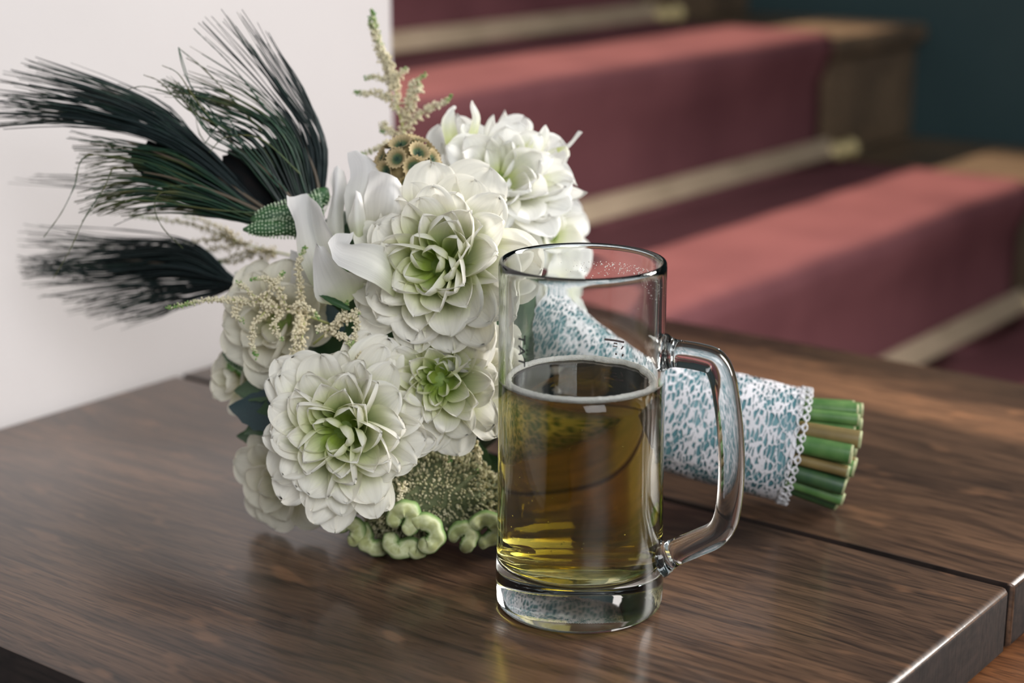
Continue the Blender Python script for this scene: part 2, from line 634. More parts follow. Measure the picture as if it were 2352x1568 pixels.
# red runner carpet following the steps with soft rounded nosings
prof = []
TH = 0.011
v0, z0 = STEP[0]
prof.append((v0 - TH - 0.25, TH))
for v, z in STEP:
    prof.append((v - TH - 0.020, z - RISE + TH))
    prof.append((v - TH - 0.004, z - RISE + TH + 0.012))
    prof.append((v - TH - 0.004, z - 0.055))
    for a in range(0, 7):
        th = math.pi - a / 6 * math.pi / 2 * 1.0
        prof.append((v - 0.010 + 0.022 * math.cos(th), z - 0.011 + 0.022 * math.sin(th)))
    for f in (0.25, 0.5, 0.75, 0.9):
        prof.append((v + G * f, z + TH))
nu = 30
V, F = [], []
for i, (v, z) in enumerate(prof):
    for j in range(nu + 1):
        u = URUN0 + (URUN1 - URUN0) * j / nu
        wob = 0.0022 * noise.noise(Vector((u * 9, v * 9, z * 9)))
        V.append(W(u, v + wob, z + wob))
for i in range(len(prof) - 1):
    for j in range(nu):
        a = i * (nu + 1) + j
        F.append((a, a + nu + 1, a + nu + 2, a + 1))
me = mesh('stair_runner', V, F, M_carpet)
runner = link('stair_runner', me)
so = runner.modifiers.new('thick', 'SOLIDIFY')
so.thickness = 0.010
so.offset = 1
tag(runner, 'dusty red carpet runner laid down the stairs behind the table', 'carpet')

# brass stair rods with ball finials
rod_labels = {0: 'flat brass stair rod seen at the lower right beyond the table edge',
              1: 'flat brass stair rod with two ball finials crossing the middle of the red carpet',
              2: 'flat brass stair rod highest up the red carpet, beside the white pillar'}
for k in range(3):
    v = V3 + k * G
    z = Z3 + k * RISE
    r = empty('stair_rod', W(URUN0 - 0.05, v - 0.030, z + 0.016))
    tag(r, rod_labels[k], 'stair rod', 'brass rods holding the stair carpet')
    R = Matrix(((UD.x, VD.x, 0, 0), (UD.y, VD.y, 0, 0), (0, 0, 1, 0), (0, 0, 0, 1)))
    # tilted flat bar lying in the corner of riser and tread
    Lr = URUN1 - URUN0 + 0.07
    T = R @ Matrix.Rotation(math.radians(-38), 4, 'X')
    bevel_box('bar', 0, Lr, -0.003, 0.003, -0.006, 0.022, 0.0025, M_brass, r, T)
    for du in (Lr + 0.004, Lr + 0.040):
        prof_k = [(0.0, -0.013), (0.005, -0.013), (0.0055, -0.008), (0.004, -0.006), (0.0085, -0.003), (0.0105, 0.002), (0.0085, 0.0075), (0.004, 0.0105), (0, 0.011)]
        Vk, Fk = lathe(prof_k, 16)
        mk = mesh('finial', Vk, Fk, M_knob)
        link('finial', mk, r, Matrix.Translation(UD * du) @ R @ Matrix.Rotation(math.radians(90), 4, 'Y') @ Matrix.Scale(1.25, 4))

# ================================================================== TABLE
TU0, TUJ, TU1, TV0, TV1 = 0.421, 0.7555, 1.082, 0.279, 0.862
TK = 0.034
table = empty('table', W(0.75, 0.57, 0))
table.matrix_basis = Matrix.Translation(W(0.75, 0.57, 0)) @ PLK
tag(table, 'dark stained oak table of two wide planks carrying mug and bouquet', 'table')


def tbox(name, u0, u1, v0, v1, z0, z1, mat, b, segs=4, tilt=0.0):
    return bevel_box(name, v0 - 0.57, v1 - 0.57, -u1 + 0.75, -u0 + 0.75, z0, z1, b, mat, table, Matrix.Identity(4), segs, tilt)


for (a, b_) in ((TU0, TUJ - 0.0027), (TUJ + 0.0027, TU1)):
    pk = tbox('plank', a, b_, TV0, TV1, TT - TK, TT, M_table, 0.0011, 2, 0.0036)
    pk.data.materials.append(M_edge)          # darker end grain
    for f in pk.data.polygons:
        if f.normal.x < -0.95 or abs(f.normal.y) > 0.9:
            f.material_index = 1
tbox('batten', TUJ - 0.03, TUJ + 0.03, TV0 + 0.02, TV1 - 0.02, TT - TK - 0.012, TT - TK, M_edge, 0.002, 2)
for du in (TU0 + 0.06, TU1 - 0.06):
    for dv in (TV0 + 0.06, TV1 - 0.07):
        tbox('leg', du - 0.03, du + 0.03, dv - 0.03, dv + 0.03, 0, TT - TK - 0.07, M_edge, 0.004, 2)
tbox('apron', TU0 + 0.035, TU0 + 0.06, TV0 + 0.035, TV1 - 0.05, TT - TK - 0.08, TT - TK, M_edge, 0.002, 2)
tbox('apron', TU1 - 0.06, TU1 - 0.035, TV0 + 0.035, TV1 - 0.05, TT - TK - 0.08, TT - TK, M_edge, 0.002, 2)
tbox('apron', TU0 + 0.06, TU1 - 0.06, TV1 - 0.075, TV1 - 0.05, TT - TK - 0.08, TT - TK, M_edge, 0.002, 2)
# reddish stool drawn up to the end of the table
stool = empty('bench', W(0.70, 0.16, 0))
stool.matrix_basis = Matrix.Translation(W(0.70, 0.16, 0)) @ PLK
tag(stool, 'reddish brown wooden bench just below the right end of the table', 'bench')
SZ = TT - 0.0375
bevel_box('seat', -0.16, 0.142, -0.36, 0.45, SZ - 0.03, SZ, 0.005, M_rail, stool, Matrix.Identity(4))
for dx in (-0.12, 0.07):
    for dy in (-0.30, 0.38):
        bevel_box('leg', dx - 0.02, dx + 0.02, dy - 0.02, dy + 0.02, 0, SZ - 0.03, 0.003, M_rail, stool, Matrix.Identity(4), 2)

# ================================================================== BEER MUG
MX, MY = 0.0313, 0.7512
mug = empty('beer_mug', (MX, MY, TT))
tag(mug, 'clear glass beer mug with handle standing on the table in front of the bouquet', 'mug')
outer = [(0, 0.0022), (0.020, 0.0020), (0.028, 0.0012), (0.0325, 0.0003), (0.0360, 0.0004), (0.0380, 0.0016), (0.0388, 0.0045), (0.0390, 0.011), (0.0388, 0.018), (0.0384, 0.026), (0.0381, 0.040),
         (0.0379, 0.060), (0.0377, 0.085), (0.0375, 0.110), (0.0373, 0.135), (0.0372, 0.150), (0.0373, 0.157), (0.0374, 0.1605), (0.0373, 0.1624), (0.0367, 0.1634), (0.0358, 0.1636), (0.0350, 0.1628), (0.0346, 0.1612)]
inner = [(0.0344, 0.157), (0.0343, 0.145), (0.0345, 0.110), (0.0347, 0.070), (0.0348, 0.040), (0.0346, 0.030), (0.0338, 0.0245), (0.0318, 0.0212), (0.0280, 0.0196), (0.018, 0.0200), (0.008, 0.0206), (0, 0.0208)]
Vg, Fg = lathe(outer + inner, 128)
# Catmull-like smoothing through a subdivision modifier
me = mesh('glass_body', Vg, Fg, M_glass)
gb = link('glass_body', me, mug)
sm = gb.modifiers.new('smooth', 'SUBSURF')
sm.levels = sm.render_levels = 1

# handle
hp = [(0.0368, 0.1236), (0.044, 0.1234), (0.0525, 0.1226), (0.0596, 0.1205), (0.0632, 0.1142), (0.0655, 0.104), (0.0676, 0.090), (0.0688, 0.074), (0.0685, 0.058), (0.0668, 0.0468), (0.0628, 0.0400), (0.055, 0.0352), (0.046, 0.0302), (0.0372, 0.0252)]
ang = math.radians(-14)
hd = Vector((math.cos(ang), math.sin(ang), 0))
pts = catmull([hd * r + Vector((0, 0, z)) for r, z in hp], 72)
side = Vector((0, 0, 1)).cross(hd).normalized()
Vh, Fh = [], []
ns = 20
for i, p in enumerate(pts):
    t = (pts[min(i + 1, len(pts) - 1)] - pts[max(i - 1, 0)]).normalized()
    nrm = side.cross(t).normalized()
    f = i / (len(pts) - 1)
    e = min(f, 1 - f)
    flare = 1 + 0.42 * math.exp(-(e / 0.035) ** 2)
    a, b_ = 0.0058 * flare, 0.0064 * flare
    for k in range(ns):
        th = 2 * math.pi * k / ns
        c, s = math.cos(th), math.sin(th)
        c2 = math.copysign(abs(c) ** 0.72, c)
        s2 = math.copysign(abs(s) ** 0.72, s)
        Vh.append(p + nrm * (a * c2) + side * (b_ * s2))
for i in range(len(pts) - 1):
    for k in range(ns):
        k2 = (k + 1) % ns
        Fh.append((i * ns + k, i * ns + k2, (i + 1) * ns + k2, (i + 1) * ns + k))
Fh.append(tuple(reversed(range(ns))))
Fh.append(tuple((len(pts) - 1) * ns + k for k in range(ns)))
me = mesh('handle', Vh, Fh, M_glass)
bm = bmesh.new()
bm.from_mesh(me)
bmesh.ops.recalc_face_normals(bm, faces=bm.faces)
bm.to_mesh(me)
bm.free()
link('handle', me, mug)


# printing on the glass
def glyph(strokes, thick=0.16):
    """strokes in a unit box -> list of quads (2d)"""
    q = []
    for (x0, y0, x1, y1, w) in strokes:
        d = Vector((x1 - x0, y1 - y0))
        n = Vector((-d.y, d.x)).normalized() * (w * 0.5)
        q.append([(x0 + n.x, y0 + n.y), (x0 - n.x, y0 - n.y), (x1 - n.x, y1 - n.y), (x1 + n.x, y1 + n.y)])
    return q


GT = glyph([(0.0, 0.92, 1.0, 0.92, 0.18), (0.5, 0.94, 0.5, 0.0, 0.22)])
GA = glyph([(0.0, 0.0, 0.5, 0.95, 0.24), (0.5, 0.95, 1.0, 0.0, 0.17), (0.2, 0.30, 0.8, 0.30, 0.14), (0.18, 1.22, 0.38, 1.22, 0.20), (0.62, 1.22, 0.82, 1.22, 0.20)])


def on_glass(quads, r, az, zc, sx, sy, rot):
    """wrap 2d quads on the mug: x -> around, y -> up, rot = quarter turns clockwise"""
    V, F = [], []
    for q in quads:
        base = len(V)
        sub = 4
        for i in range(sub + 1):
            f = i / sub
            for (A, B) in ((q[0], q[3]), (q[1], q[2])):
                x = (A[0] * (1 - f) + B[0] * f - 0.5) * sx
                y = (A[1] * (1 - f) + B[1] * f - 0.5) * sy
                if rot:
                    x, y = y, -x
                a = az + x / r
                V.append((r * math.cos(a), r * math.sin(a), zc + y))
        for i in range(sub):
            b0 = base + 2 * i
            F.append((b0, b0 + 1, b0 + 3, b0 + 2))
    return V, F


azt = math.radians(-136)
for g, z in ((GT, 0.1342), (GA, 0.1290), (GT, 0.1242)):
    Vt, Ft = on_glass(g, 0.03768, azt, z, 0.0040, 0.0042, 1)
    link('printed_letter', mesh('printed_letter', Vt, Ft, M_ink, False), mug)
azb = math.radians(62)
Vt, Ft = on_glass([[(0, 0.45), (0, 0.55), (1, 0.55), (1, 0.45)]], 0.03755, azb, 0.1178, 0.011, 0.010, 0)
link('fill_line', mesh('fill_line', Vt, Ft, M_ink2, False), mug)
Vt, Ft = on_glass(glyph([(0.0, 0.9, 0.12, 0.6, 0.08), (0.35, 1.0, 0.55, 1.0, 0.12), (0.35, 0.75, 0.6, 0.75, 0.08), (0.0, 0.25, 0.05, 0.05, 0.1), (0.36, 0.15, 0.46, 0.15, 0.14)]), 0.03755, azb, 0.1135, 0.010, 0.006, 0)
link('fill_mark', mesh('fill_mark', Vt, Ft, M_ink2, False), mug)

# beer
BZ = 0.1085
beer = empty('beer', (MX, MY, TT + 0.021))
tag(beer, 'golden beer with a thin white foam ring filling the glass mug two thirds', 'beer')
off = 0.021
bp_ = [(0, 0.0206), (0.008, 0.0204), (0.018, 0.0198), (0.0281, 0.0194), (0.0320, 0.0210), (0.0340, 0.0244), (0.0348, 0.030), (0.0350, 0.040), (0.0349, 0.070), (0.0347, 0.100), (0.03465, BZ + 0.0006), (0.0343, BZ + 0.0009), (0.0335, BZ + 0.0001), (0.0322, BZ), (0.020, BZ), (0, BZ)]
Vb, Fb = lathe([(r, z - off) for r, z in bp_], 96)
link('liquid', mesh('liquid', Vb, Fb, M_beer), beer)
# foam ring
Vf, Ff = [], []
nf, ms = 160, 10
for k in range(nf):
    a = 2 * math.pi * k / nf
    ca, sa = math.cos(a), math.sin(a)
    wi = 0.0029 + 0.0010 * noise.noise(Vector((ca * 2.2, sa * 2.2, 3))) + 0.0006 * noise.noise(Vector((ca * 9, sa * 9, 1)))
    if ca > 0.25 and sa > -0.2:
        wi += 0.0022 * (0.6 + noise.noise(Vector((ca * 4, sa * 4, 8))))
    for j in range(ms):
        th = 2 * math.pi * j / ms
        r = 0.03448 - wi / 2 + wi / 2 * math.cos(th)
        z = BZ + 0.0004 + 0.0017 * math.sin(th) * (0.75 if math.sin(th) < 0 else 1.0) + 0.0003 * noise.noise(Vector((ca * 30, sa * 30, j)))
        Vf.append((r * ca, r * sa, z - off))
for k in range(nf):
    k2 = (k + 1) % nf
    for j in range(ms):
        j2 = (j + 1) % ms
        Ff.append((k * ms + j, k2 * ms + j, k2 * ms + j2, k * ms + j2))
link('foam', mesh('foam', Vf, Ff, M_foam), beer)


def blob(V, F, c, r, T=None, sub=0):
    """small octahedron-ish / icosahedral blob appended to a list"""
    b = len(V)
    for d in ICO_V:
        V.append(c + Vector((d[0] * r[0], d[1] * r[1], d[2] * r[2])) if T is None else c + T @ Vector((d[0] * r[0], d[1] * r[1], d[2] * r[2])))
    for f in ICO_F:
        F.append((b + f[0], b + f[1], b + f[2]))


_bm = bmesh.new()
bmesh.ops.create_icosphere(_bm, subdivisions=1, radius=1)
ICO_V = [tuple(v.co) for v in _bm.verts]
ICO_F = [tuple(v.index for v in f.verts) for f in _bm.faces]
_bm.free()

# dried foam specks inside the rim
Vs, Fs = [], []
for i in range(230):
    a = math.radians(random.gauss(58, 20)) if i < 170 else math.radians(random.gauss(-10, 16))
    z = 0.1555 - abs(random.gauss(0, 0.0055)) * (0.4 + 0.6 * random.random())
    r = 0.0342
    s = random.uniform(0.00012, 0.00032)
    blob(Vs, Fs, Vector((r * math.cos(a), r * math.sin(a), z - off)), (s, s, s))
tag(link('foam_specks', mesh('foam_specks', Vs, Fs, M_foam), beer), 'dried white foam specks clinging inside the rim', kind='stuff')
# rising bubbles
Vs, Fs = [], []
for i in range(46):
    a = random.uniform(math.pi, 2 * math.pi) if i % 3 else random.uniform(math.pi * 1.05, math.pi * 1.4)
    r = 0.0338 if i % 2 else random.uniform(0.01, 0.033)
    s = random.uniform(0.0002, 0.0004)
    blob(Vs, Fs, Vector((r * math.cos(a), r * math.sin(a), random.uniform(0.028, 0.102) - off)), (s, s, s * 1.2))
M_bub = glass_mat('gas_bubble', (1, 1, 1), 0.75)[0]
tag(link('bubbles', mesh('bubbles', Vs, Fs, M_bub), beer), 'tiny gas bubbles rising in the beer', kind='stuff')

# ================================================================== BOUQUET
BB = Vector((-0.03, 0.86, TT))
bouquet = empty('bridal_bouquet', BB)
tag(bouquet, 'white and green bridal bouquet with peacock feathers lying on its side on the table', 'bouquet')
TB = Matrix.Translation(-BB)


def part(name, me, M=None, label=None, kind=None):
    o = link(name, me, bouquet, TB @ (M if M is not None else Matrix.Identity(4)))
    tag(o, label, kind=kind)
    return o


# ---- petals -------------------------------------------------------
def petal_mesh(name, mat, wid=0.5, tip='round', cup=0.25, bend=0.0, reflex=0.0, ruffle=0.0, nl=10, nw=6, seed=0, twist=0.0, roll=0.0):
    """unit-length petal, base at origin, length +X, upper (inner) face +Z"""
    rnd = random.Random(seed)
    V, F, T, WW = [], [], [], []
    x = z = 0.0
    ph = rnd.uniform(0, 6)
    rows = []
    TS = [1 - (1 - i / nl) ** 1.7 for i in range(nl + 1)]
    for i in range(nl + 1):
        t = TS[i]
        rows.append((x, z))
        ang_ = bend * t + reflex * max(0, t - 0.55) * 2.2
        if i < nl:
            x += math.cos(ang_) * (TS[i + 1] - t)
            z += math.sin(ang_) * (TS[i + 1] - t)
    for i in range(nl + 1):
        t = TS[i]
        if tip == 'round':
            w = (0.30 + 0.70 * math.sin(min(1, t / 0.62) * math.pi / 2)) * math.sqrt(max(0.0, 1 - max(0, (t - 0.55) / 0.45) ** 2.6)) + 0.06 * (1 - t)
        elif tip == 'point':
            w = (0.28 + 0.72 * math.sin(min(1, t / 0.5) * math.pi / 2)) * max(0.0, 1 - max(0, (t - 0.45) / 0.55) ** 1.9)
        elif tip == 'fan':
            w = 0.16 + 0.84 * (math.sin(min(1, t / 0.75) * math.pi / 2) ** 1.3) if t < 0.75 else 1.0 * math.sqrt(max(0.0, 1 - ((t - 0.75) / 0.25) ** 2.2)) * 0.98 + 0.02
        else:   # strap
            w = (0.5 + 0.5 * math.sin(min(1, t / 0.5) * math.pi / 2)) * math.sqrt(max(0.0, 1 - max(0, (t - 0.7) / 0.3) ** 2.0))
        w = max(w, 0.02) * wid / 2
        px, pz = rows[i]
        ang_ = bend * t + reflex * max(0, t - 0.55) * 2.2
        nx, nz_ = -math.sin(ang_), math.cos(ang_)
        for j in range(nw + 1):
            s = j / nw * 2 - 1
            # cross curl (petal rolled lengthwise)
            cc = cup * (0.5 + 0.5 * (1 - t) + roll * t)
            y = w * math.sin(s * (0.6 + cc)) / math.sin(0.6 + cc) if cc > 0 else w * s
            h = w * cc * (s * s) * 1.2
            rf = ruffle * t * t * math.sin(s * 5.5 + ph + 2.5 * t) * (0.35 + abs(s)) + ruffle * 0.6 * t ** 3 * math.sin(s * 11 + ph * 2)
            h += rf
            # notch / irregular tip
            lx = 0.02 * t * math.sin(ph + s * 7)
            V.append(Vector((px + lx + nx * h, y + twist * t * h, pz + nz_ * h)))
            T.append(t)
            WW.append(s)
    for i in range(nl):
        for j in range(nw):
            a = i * (nw + 1) + j
            F.append((a, a + 1, a + nw + 2, a + nw + 1))
    me = mesh(name, V, F, mat)
    attr(me, 't', T)
    attr(me, 'w', WW)
    return me


def petal_set(mat, n, **kw):
    out = []
    for i in range(n):
        k = dict(kw)
        for key in ('cup', 'bend', 'reflex', 'ruffle', 'wid'):
            if key in k:
                k[key] = k[key] * random.uniform(0.8, 1.2)
        out.append(petal_mesh('petal', mat, seed=random.randint(0, 9999), **k))
    return out


SETS = {}


def sets_for(mat):
    if mat.name not in SETS:
        SETS[mat.name] = {
            'in': petal_set(mat, 5, wid=0.36, tip='round', cup=0.95, bend=0.75, reflex=0.5, roll=0.8, nl=9, nw=6),
            'mid': petal_set(mat, 7, wid=0.48, tip='round', cup=0.72, bend=0.55, reflex=-0.35, roll=0.75, ruffle=0.022, nl=11, nw=8),
            'out': petal_set(mat, 8, wid=0.62, tip='round', cup=0.36, bend=0.22, reflex=-0.65, roll=0.25, ruffle=0.050, nl=12, nw=10),
            'spike': petal_set(mat, 6, wid=0.24, tip='point', cup=0.9, bend=0.35, reflex=1.1, roll=1.2, ruffle=0.02),
        }
    return SETS[mat.name]


GOLD = math.pi * (3 - math.sqrt(5))


def dahlia(name, px, py, depth, n, R, count, mat, label, roll=0.0, zc=0.40, zpk=0.46, drop=0.10, green=0.30, spiky=0.0, wmul=1.0, r0=0.07, skip=None, gpow=1.5):
    c = P(px, py, depth)
    M = Matrix.Translation(c) @ frame(n, roll)
    # receptacle: a little cone behind the petals
    Vc, Fc = lathe([(0, -0.42 * R), (0.10 * R, -0.40 * R), (0.24 * R, -0.22 * R), (0.26 * R, -0.08 * R), (0.16 * R, 0.04 * R), (0.06 * R, 0.12 * R), (0, 0.13 * R)], 20)
    core = part(name, mesh(name, Vc, Fc, M_core), M, label)
    S = sets_for(mat)
    for i in range(count):
        t = (i + 0.5) / count
        az = i * GOLD + random.gauss(0, 0.12)
        if skip and skip(az % (2 * math.pi), t):
            continue
        q = math.sqrt(t)
        rt = R * (r0 + (1 - r0) * q ** 1.25) * random.uniform(0.94, 1.05)
        # tip height: high around the eye of the flower, falling to the rim
        zt = R * (zc + (zpk - zc) * math.sin(min(1, q / 0.45) * math.pi / 2)) * (1 - max(0, (q - 0.38) / 0.62) ** 1.6 * (1 + drop))
        zt += R * random.gauss(0, 0.015)
        rb = R * 0.20 * q
        zb = R * (0.10 - 0.26 * q)
        d = Vector((rt - rb, 0, zt - zb))
        L = d.length
        dx = d.normalized()
        kind = 'in' if q < 0.40 else ('mid' if q < 0.66 else 'out')
        if spiky and random.random() < spiky and q > 0.45:
            kind = 'spike'
        me = S[kind][random.randrange(len(S[kind]))]
        # the petal mesh bends towards +Z: its own chord leans up, undo that roughly
        lean = {'in': 0.45, 'mid': 0.18, 'out': -0.02, 'spike': 0.3}[kind]
        el = math.atan2(dx.z, dx.x) - lean + random.gauss(0, 0.07)
        chord = {'in': 0.88, 'mid': 0.96, 'out': 0.97, 'spike': 0.93}[kind]
        s = L / chord
        w = s * wmul * (1.0 + 0.25 * (1 - q))
        ML = Matrix.Rotation(az, 4, 'Z') @ Matrix.Translation((rb, 0, zb)) @ Matrix.Rotation(-el, 4, 'Y') @ Matrix.Rotation(random.gauss(0, 0.24), 4, 'X') @ Matrix.Rotation(random.gauss(0, 0.08), 4, 'Z') @ Matrix.Diagonal((s, w, s, 1))
        o = link('petal', me, core, ML)
        o.color = (green * (1 - q) ** gpow + random.uniform(-0.03, 0.03), 0, 0, 1)
    return core


# leafy heart of the bouquet (fills the gaps between the heads)
def leaf_mesh(name, mat, wid=0.45, bend=-0.4, fold=0.25, nl=10, nw=4, serr=0.0, seed=1):
    V, F = [], []
    x = z = 0
    for i in range(nl + 1):
        t = i / nl
        a = bend * t
        w = wid / 2 * (math.sin(math.pi * min(1, t * 0.98 + 0.02) ** 0.75)) * (1 + serr * (1 if i % 2 else -1)) + 0.008
        for j in range(nw + 1):
            s = j / nw * 2 - 1
            V.append(Vector((x - math.sin(a) * fold * abs(s) * w, s * w, z + math.cos(a) * fold * abs(s) * w + 0.01 * math.sin(t * 9 + seed) * s)))
        x += math.cos(a) / nl
        z += math.sin(a) / nl
    for i in range(nl):
        for j in range(nw):
            a = i * (nw + 1) + j
            F.append((a, a + 1, a + nw + 2, a + nw + 1))
    me = mesh(name, V, F, mat)
    return me


LEAFS = {k: [leaf_mesh('leaf', m, wid=random.uniform(0.4, 0.6), bend=random.uniform(-0.7, -0.1), serr=0.06, seed=i) for i in range(3)]
         for k, m in (('dark', M_leaf), ('blue', M_leaf_blue), ('light', M_leaf_light))}


def leaf(kind, a, b_, face=None, wmul=1.0, label=None):
    """leaf from world point a to b"""
    d = b_ - a
    L = d.length
    x = d.normalized()
    f = (face or CD(0, 0.2, 1)).normalized()
    y = f.cross(x).normalized()
    z = x.cross(y)
    M = Matrix(((x.x, y.x, z.x, a.x), (x.y, y.y, z.y, a.y), (x.z, y.z, z.z, a.z), (0, 0, 0, 1))) @ Matrix.Diagonal((L, L * wmul, L, 1))
    return part('leaf', random.choice(LEAFS[kind]), M, label)


HC = P(930, 775, 0.925)            # heart of the bouquet
bm = bmesh.new()
bmesh.ops.create_icosphere(bm, subdivisions=4, radius=1)
for v in bm.verts:
    nn = noise.noise(v.co * 3.1) * 0.12 + noise.noise(v.co * 8) * 0.06
    v.co = v.co * (1 + nn)
    v.co = Vector((v.co.x * 0.066, v.co.y * 0.045, v.co.z * 0.074))
me = bpy.data.meshes.new('greenery')
bm.to_mesh(me)
bm.free()
me.polygons.foreach_set('use_smooth', [True] * len(me.polygons))
me.materials.append(M_leaf)
part('greenery', me, Matrix.Translation(HC), 'dark green leafy filler packed between the flower heads')

# ---- the flower heads ---------------------------------------------
dahlia('dahlia', 1014, 612, 0.840, CD(-0.26, 0.03, 0.95), 0.0500, 72, M_petal, 'large white dahlia with pale green heart, nearest the mug rim', roll=0.4, green=0.42, gpow=1.1, wmul=1.12)
dahlia('dahlia', 792, 990, 0.838, CD(-0.14, -0.02, 1.0), 0.0475, 74, M_petal, 'creamy white dahlia low on the left with spoon shaped petals', roll=1.7, green=0.46, wmul=1.0, gpow=1.0)
dahlia('dahlia', 1010, 872, 0.842, CD(0.02, 0.02, 1.0), 0.0385, 56, M_petal, 'white dahlia half hidden between two others beside the beer', roll=2.9, green=0.50, gpow=0.9, zc=0.34, zpk=0.40)
topd = dahlia('dahlia', 1145, 420, 0.900, CD(0.10, 0.40, 0.88), 0.0470, 50, M_petal_pure, 'shaggy pure white dahlia with curled petal tips at the top', roll=0.2, green=0.16, spiky=0.30, zc=0.30, zpk=0.45, wmul=1.15)
dahlia('rose', 640, 735, 0.885, CD(-0.30, 0.02, 0.95), 0.0370, 24, M_petal_cream, 'cream rose behind the astilbe plumes on the left', roll=2.2, green=0.12, wmul=1.5, zc=0.42, zpk=0.45)
dahlia('rose', 1262, 540, 0.955, CD(0.45, 0.10, 0.85), 0.0300, 16, M_petal_pure, 'small white rose on the right edge behind the mug', roll=1.2, green=0.05, wmul=1.5, zc=0.5, zpk=0.5)
dahlia('rose', 1270, 690, 0.945, CD(0.4, -0.2, 0.85), 0.0240, 12, M_petal_pure, 'white rose seen through the empty part of the mug', roll=0.2, green=0.08, wmul=1.5, zc=0.5, zpk=0.5)
dahlia('rose', 655, 1100, 0.892, CD(-0.35, -0.25, 0.85), 0.0310, 18, M_petal_cream, 'cream rose at the lowest left, leaning on the table', roll=0.9, green=0.05, wmul=1.5, zc=0.42, zpk=0.45)
dahlia('rose', 550, 870, 0.915, CD(-0.75, 0.1, 0.65), 0.0230, 10, M_petal_cream, 'small cream rose at the left rim under the plumes', roll=0.9, green=0.10, wmul=1.5, zc=0.5, zpk=0.5)

# ---- sweet pea with broad standard petals ---------------------------
sp_c = P(790, 600, 0.850)
Vc, Fc = lathe([(0, -0.006), (0.004, -0.005), (0.006, 0.0), (0.004, 0.006), (0, 0.008)], 16)
sweet = part('sweet_pea', mesh('sweet_pea', Vc, Fc, M_leaf_light), Matrix.Translation(sp_c) @ frame(CD(-0.2, 0.3, 0.9)), 'white sweet pea with large smooth folded petals')
SWI = (Matrix.Translation(sp_c) @ frame(CD(-0.2, 0.3, 0.9))).inverted()


def sheet_petal(grid, mat=M_petal_sweet, owner=None, inv=None):
    """petal from a coarse grid of (px,py,depth) rows, smoothly refined"""
    rows = [[P(*q) for q in row] for row in grid]
    fine = [catmull(r, 8) for r in rows]
    cols = list(zip(*fine))
    cols = [catmull(list(c), 10) for c in cols]
    nrow, ncol = len(cols[0]), len(cols)
    V, F, T, WW = [], [], [], []
    for i in range(nrow):
        for j in range(ncol):
            e_ = (i / (nrow - 1)) ** 1.5 * abs(j / (ncol - 1) * 2 - 1) ** 0.7
            q_ = cols[j][i]
            q_ = q_ + Vector((noise.noise(q_ * 75), noise.noise(q_ * 75 + Vector((5, 0, 0))), noise.noise(q_ * 75 + Vector((0, 7, 0))))) * (0.0042 * e_)
            V.append((inv or SWI) @ q_)
            T.append(i / (nrow - 1))
            WW.append(j / (ncol - 1) * 2 - 1)
    for i in range(nrow - 1):
        for j in range(ncol - 1):
            a = i * ncol + j
            F.append((a, a + 1, a + ncol + 1, a + ncol))
    me = mesh('petal', V, F, mat)
    attr(me, 't', T)
    attr(me, 'w', WW)
    o = link('petal', me, owner or sweet)
    o.color = (0, 0, 0, 1)
    return o


# rows run from the attached base to the free edge; depth in metres from the lens plane
sheet_petal([[(735, 690, .862), (760, 690, .860), (780, 680, .862)],
             [(690, 600, .858), (730, 590, .868), (775, 600, .858)],
             [(670, 520, .852), (715, 520, .868), (765, 545, .850)],
             [(660, 446, .852), (705, 444, .862), (740, 470, .848)]])
sheet_petal([[(760, 700, .846), (800, 695, .842), (845, 655, .848)],
             [(728, 690, .842), (780, 640, .834), (845, 640, .842)],
             [(718, 640, .838), (755, 600, .832), (800, 625, .838)],
             [(721, 556, .836), (728, 562, .834), (738, 572, .836)]])
sheet_petal([[(915, 690, .838), (912, 660, .836), (905, 630, .842)],
             [(872, 658, .812), (885, 622, .812), (890, 575, .828)],
             [(820, 630, .808), (832, 590, .812), (858, 560, .824)],
             [(772, 600, .812), (775, 572, .818), (800, 556, .830)],
             [(764, 560, .818), (772, 536, .826), (805, 530, .838)]])
sheet_petal([[(850, 540, .858), (835, 560, .856), (820, 570, .856)],
             [(870, 500, .856), (835, 510, .848), (800, 520, .852)],
             [(900, 450, .862), (850, 440, .852), (790, 450, .856)],
             [(880, 395, .868), (850, 375, .862), (805, 400, .862)],
             [(845, 365, .874), (820, 345, .868), (803, 352, .868)]])
sheet_petal([[(840, 540, .870), (870, 545, .868), (890, 550, .868)],
             [(838, 500, .846), (890, 500, .838), (930, 530, .842)],
             [(835, 435, .846), (900, 445, .830), (940, 500, .838)],
             [(850, 402, .858), (900, 402, .846), (934, 450, .846)]])
sheet_petal([[(800, 590, .872), (790, 600, .872), (775, 600, .874)],
             [(790, 530, .870), (770, 530, .868), (750, 530, .872)],
             [(790, 450, .876), (770, 450, .872), (755, 460, .876)],
             [(795, 395, .882), (775, 380, .880), (765, 410, .882)]])
sheet_petal([[(835, 550, .850), (825, 560, .848), (815, 560, .850)],
             [(838, 500, .846), (818, 505, .840), (800, 510, .846)],
             [(832, 465, .846), (818, 460, .842), (806, 480, .846)],
             [(820, 440, .850), (816, 436, .848), (812, 442, .850)]])
sheet_petal([[(760, 640, .874), (740, 660, .876), (700, 700, .880)],
             [(720, 600, .876), (690, 640, .878), (670, 690, .882)],
             [(665, 575, .880), (655, 610, .880), (655, 660, .884)]])
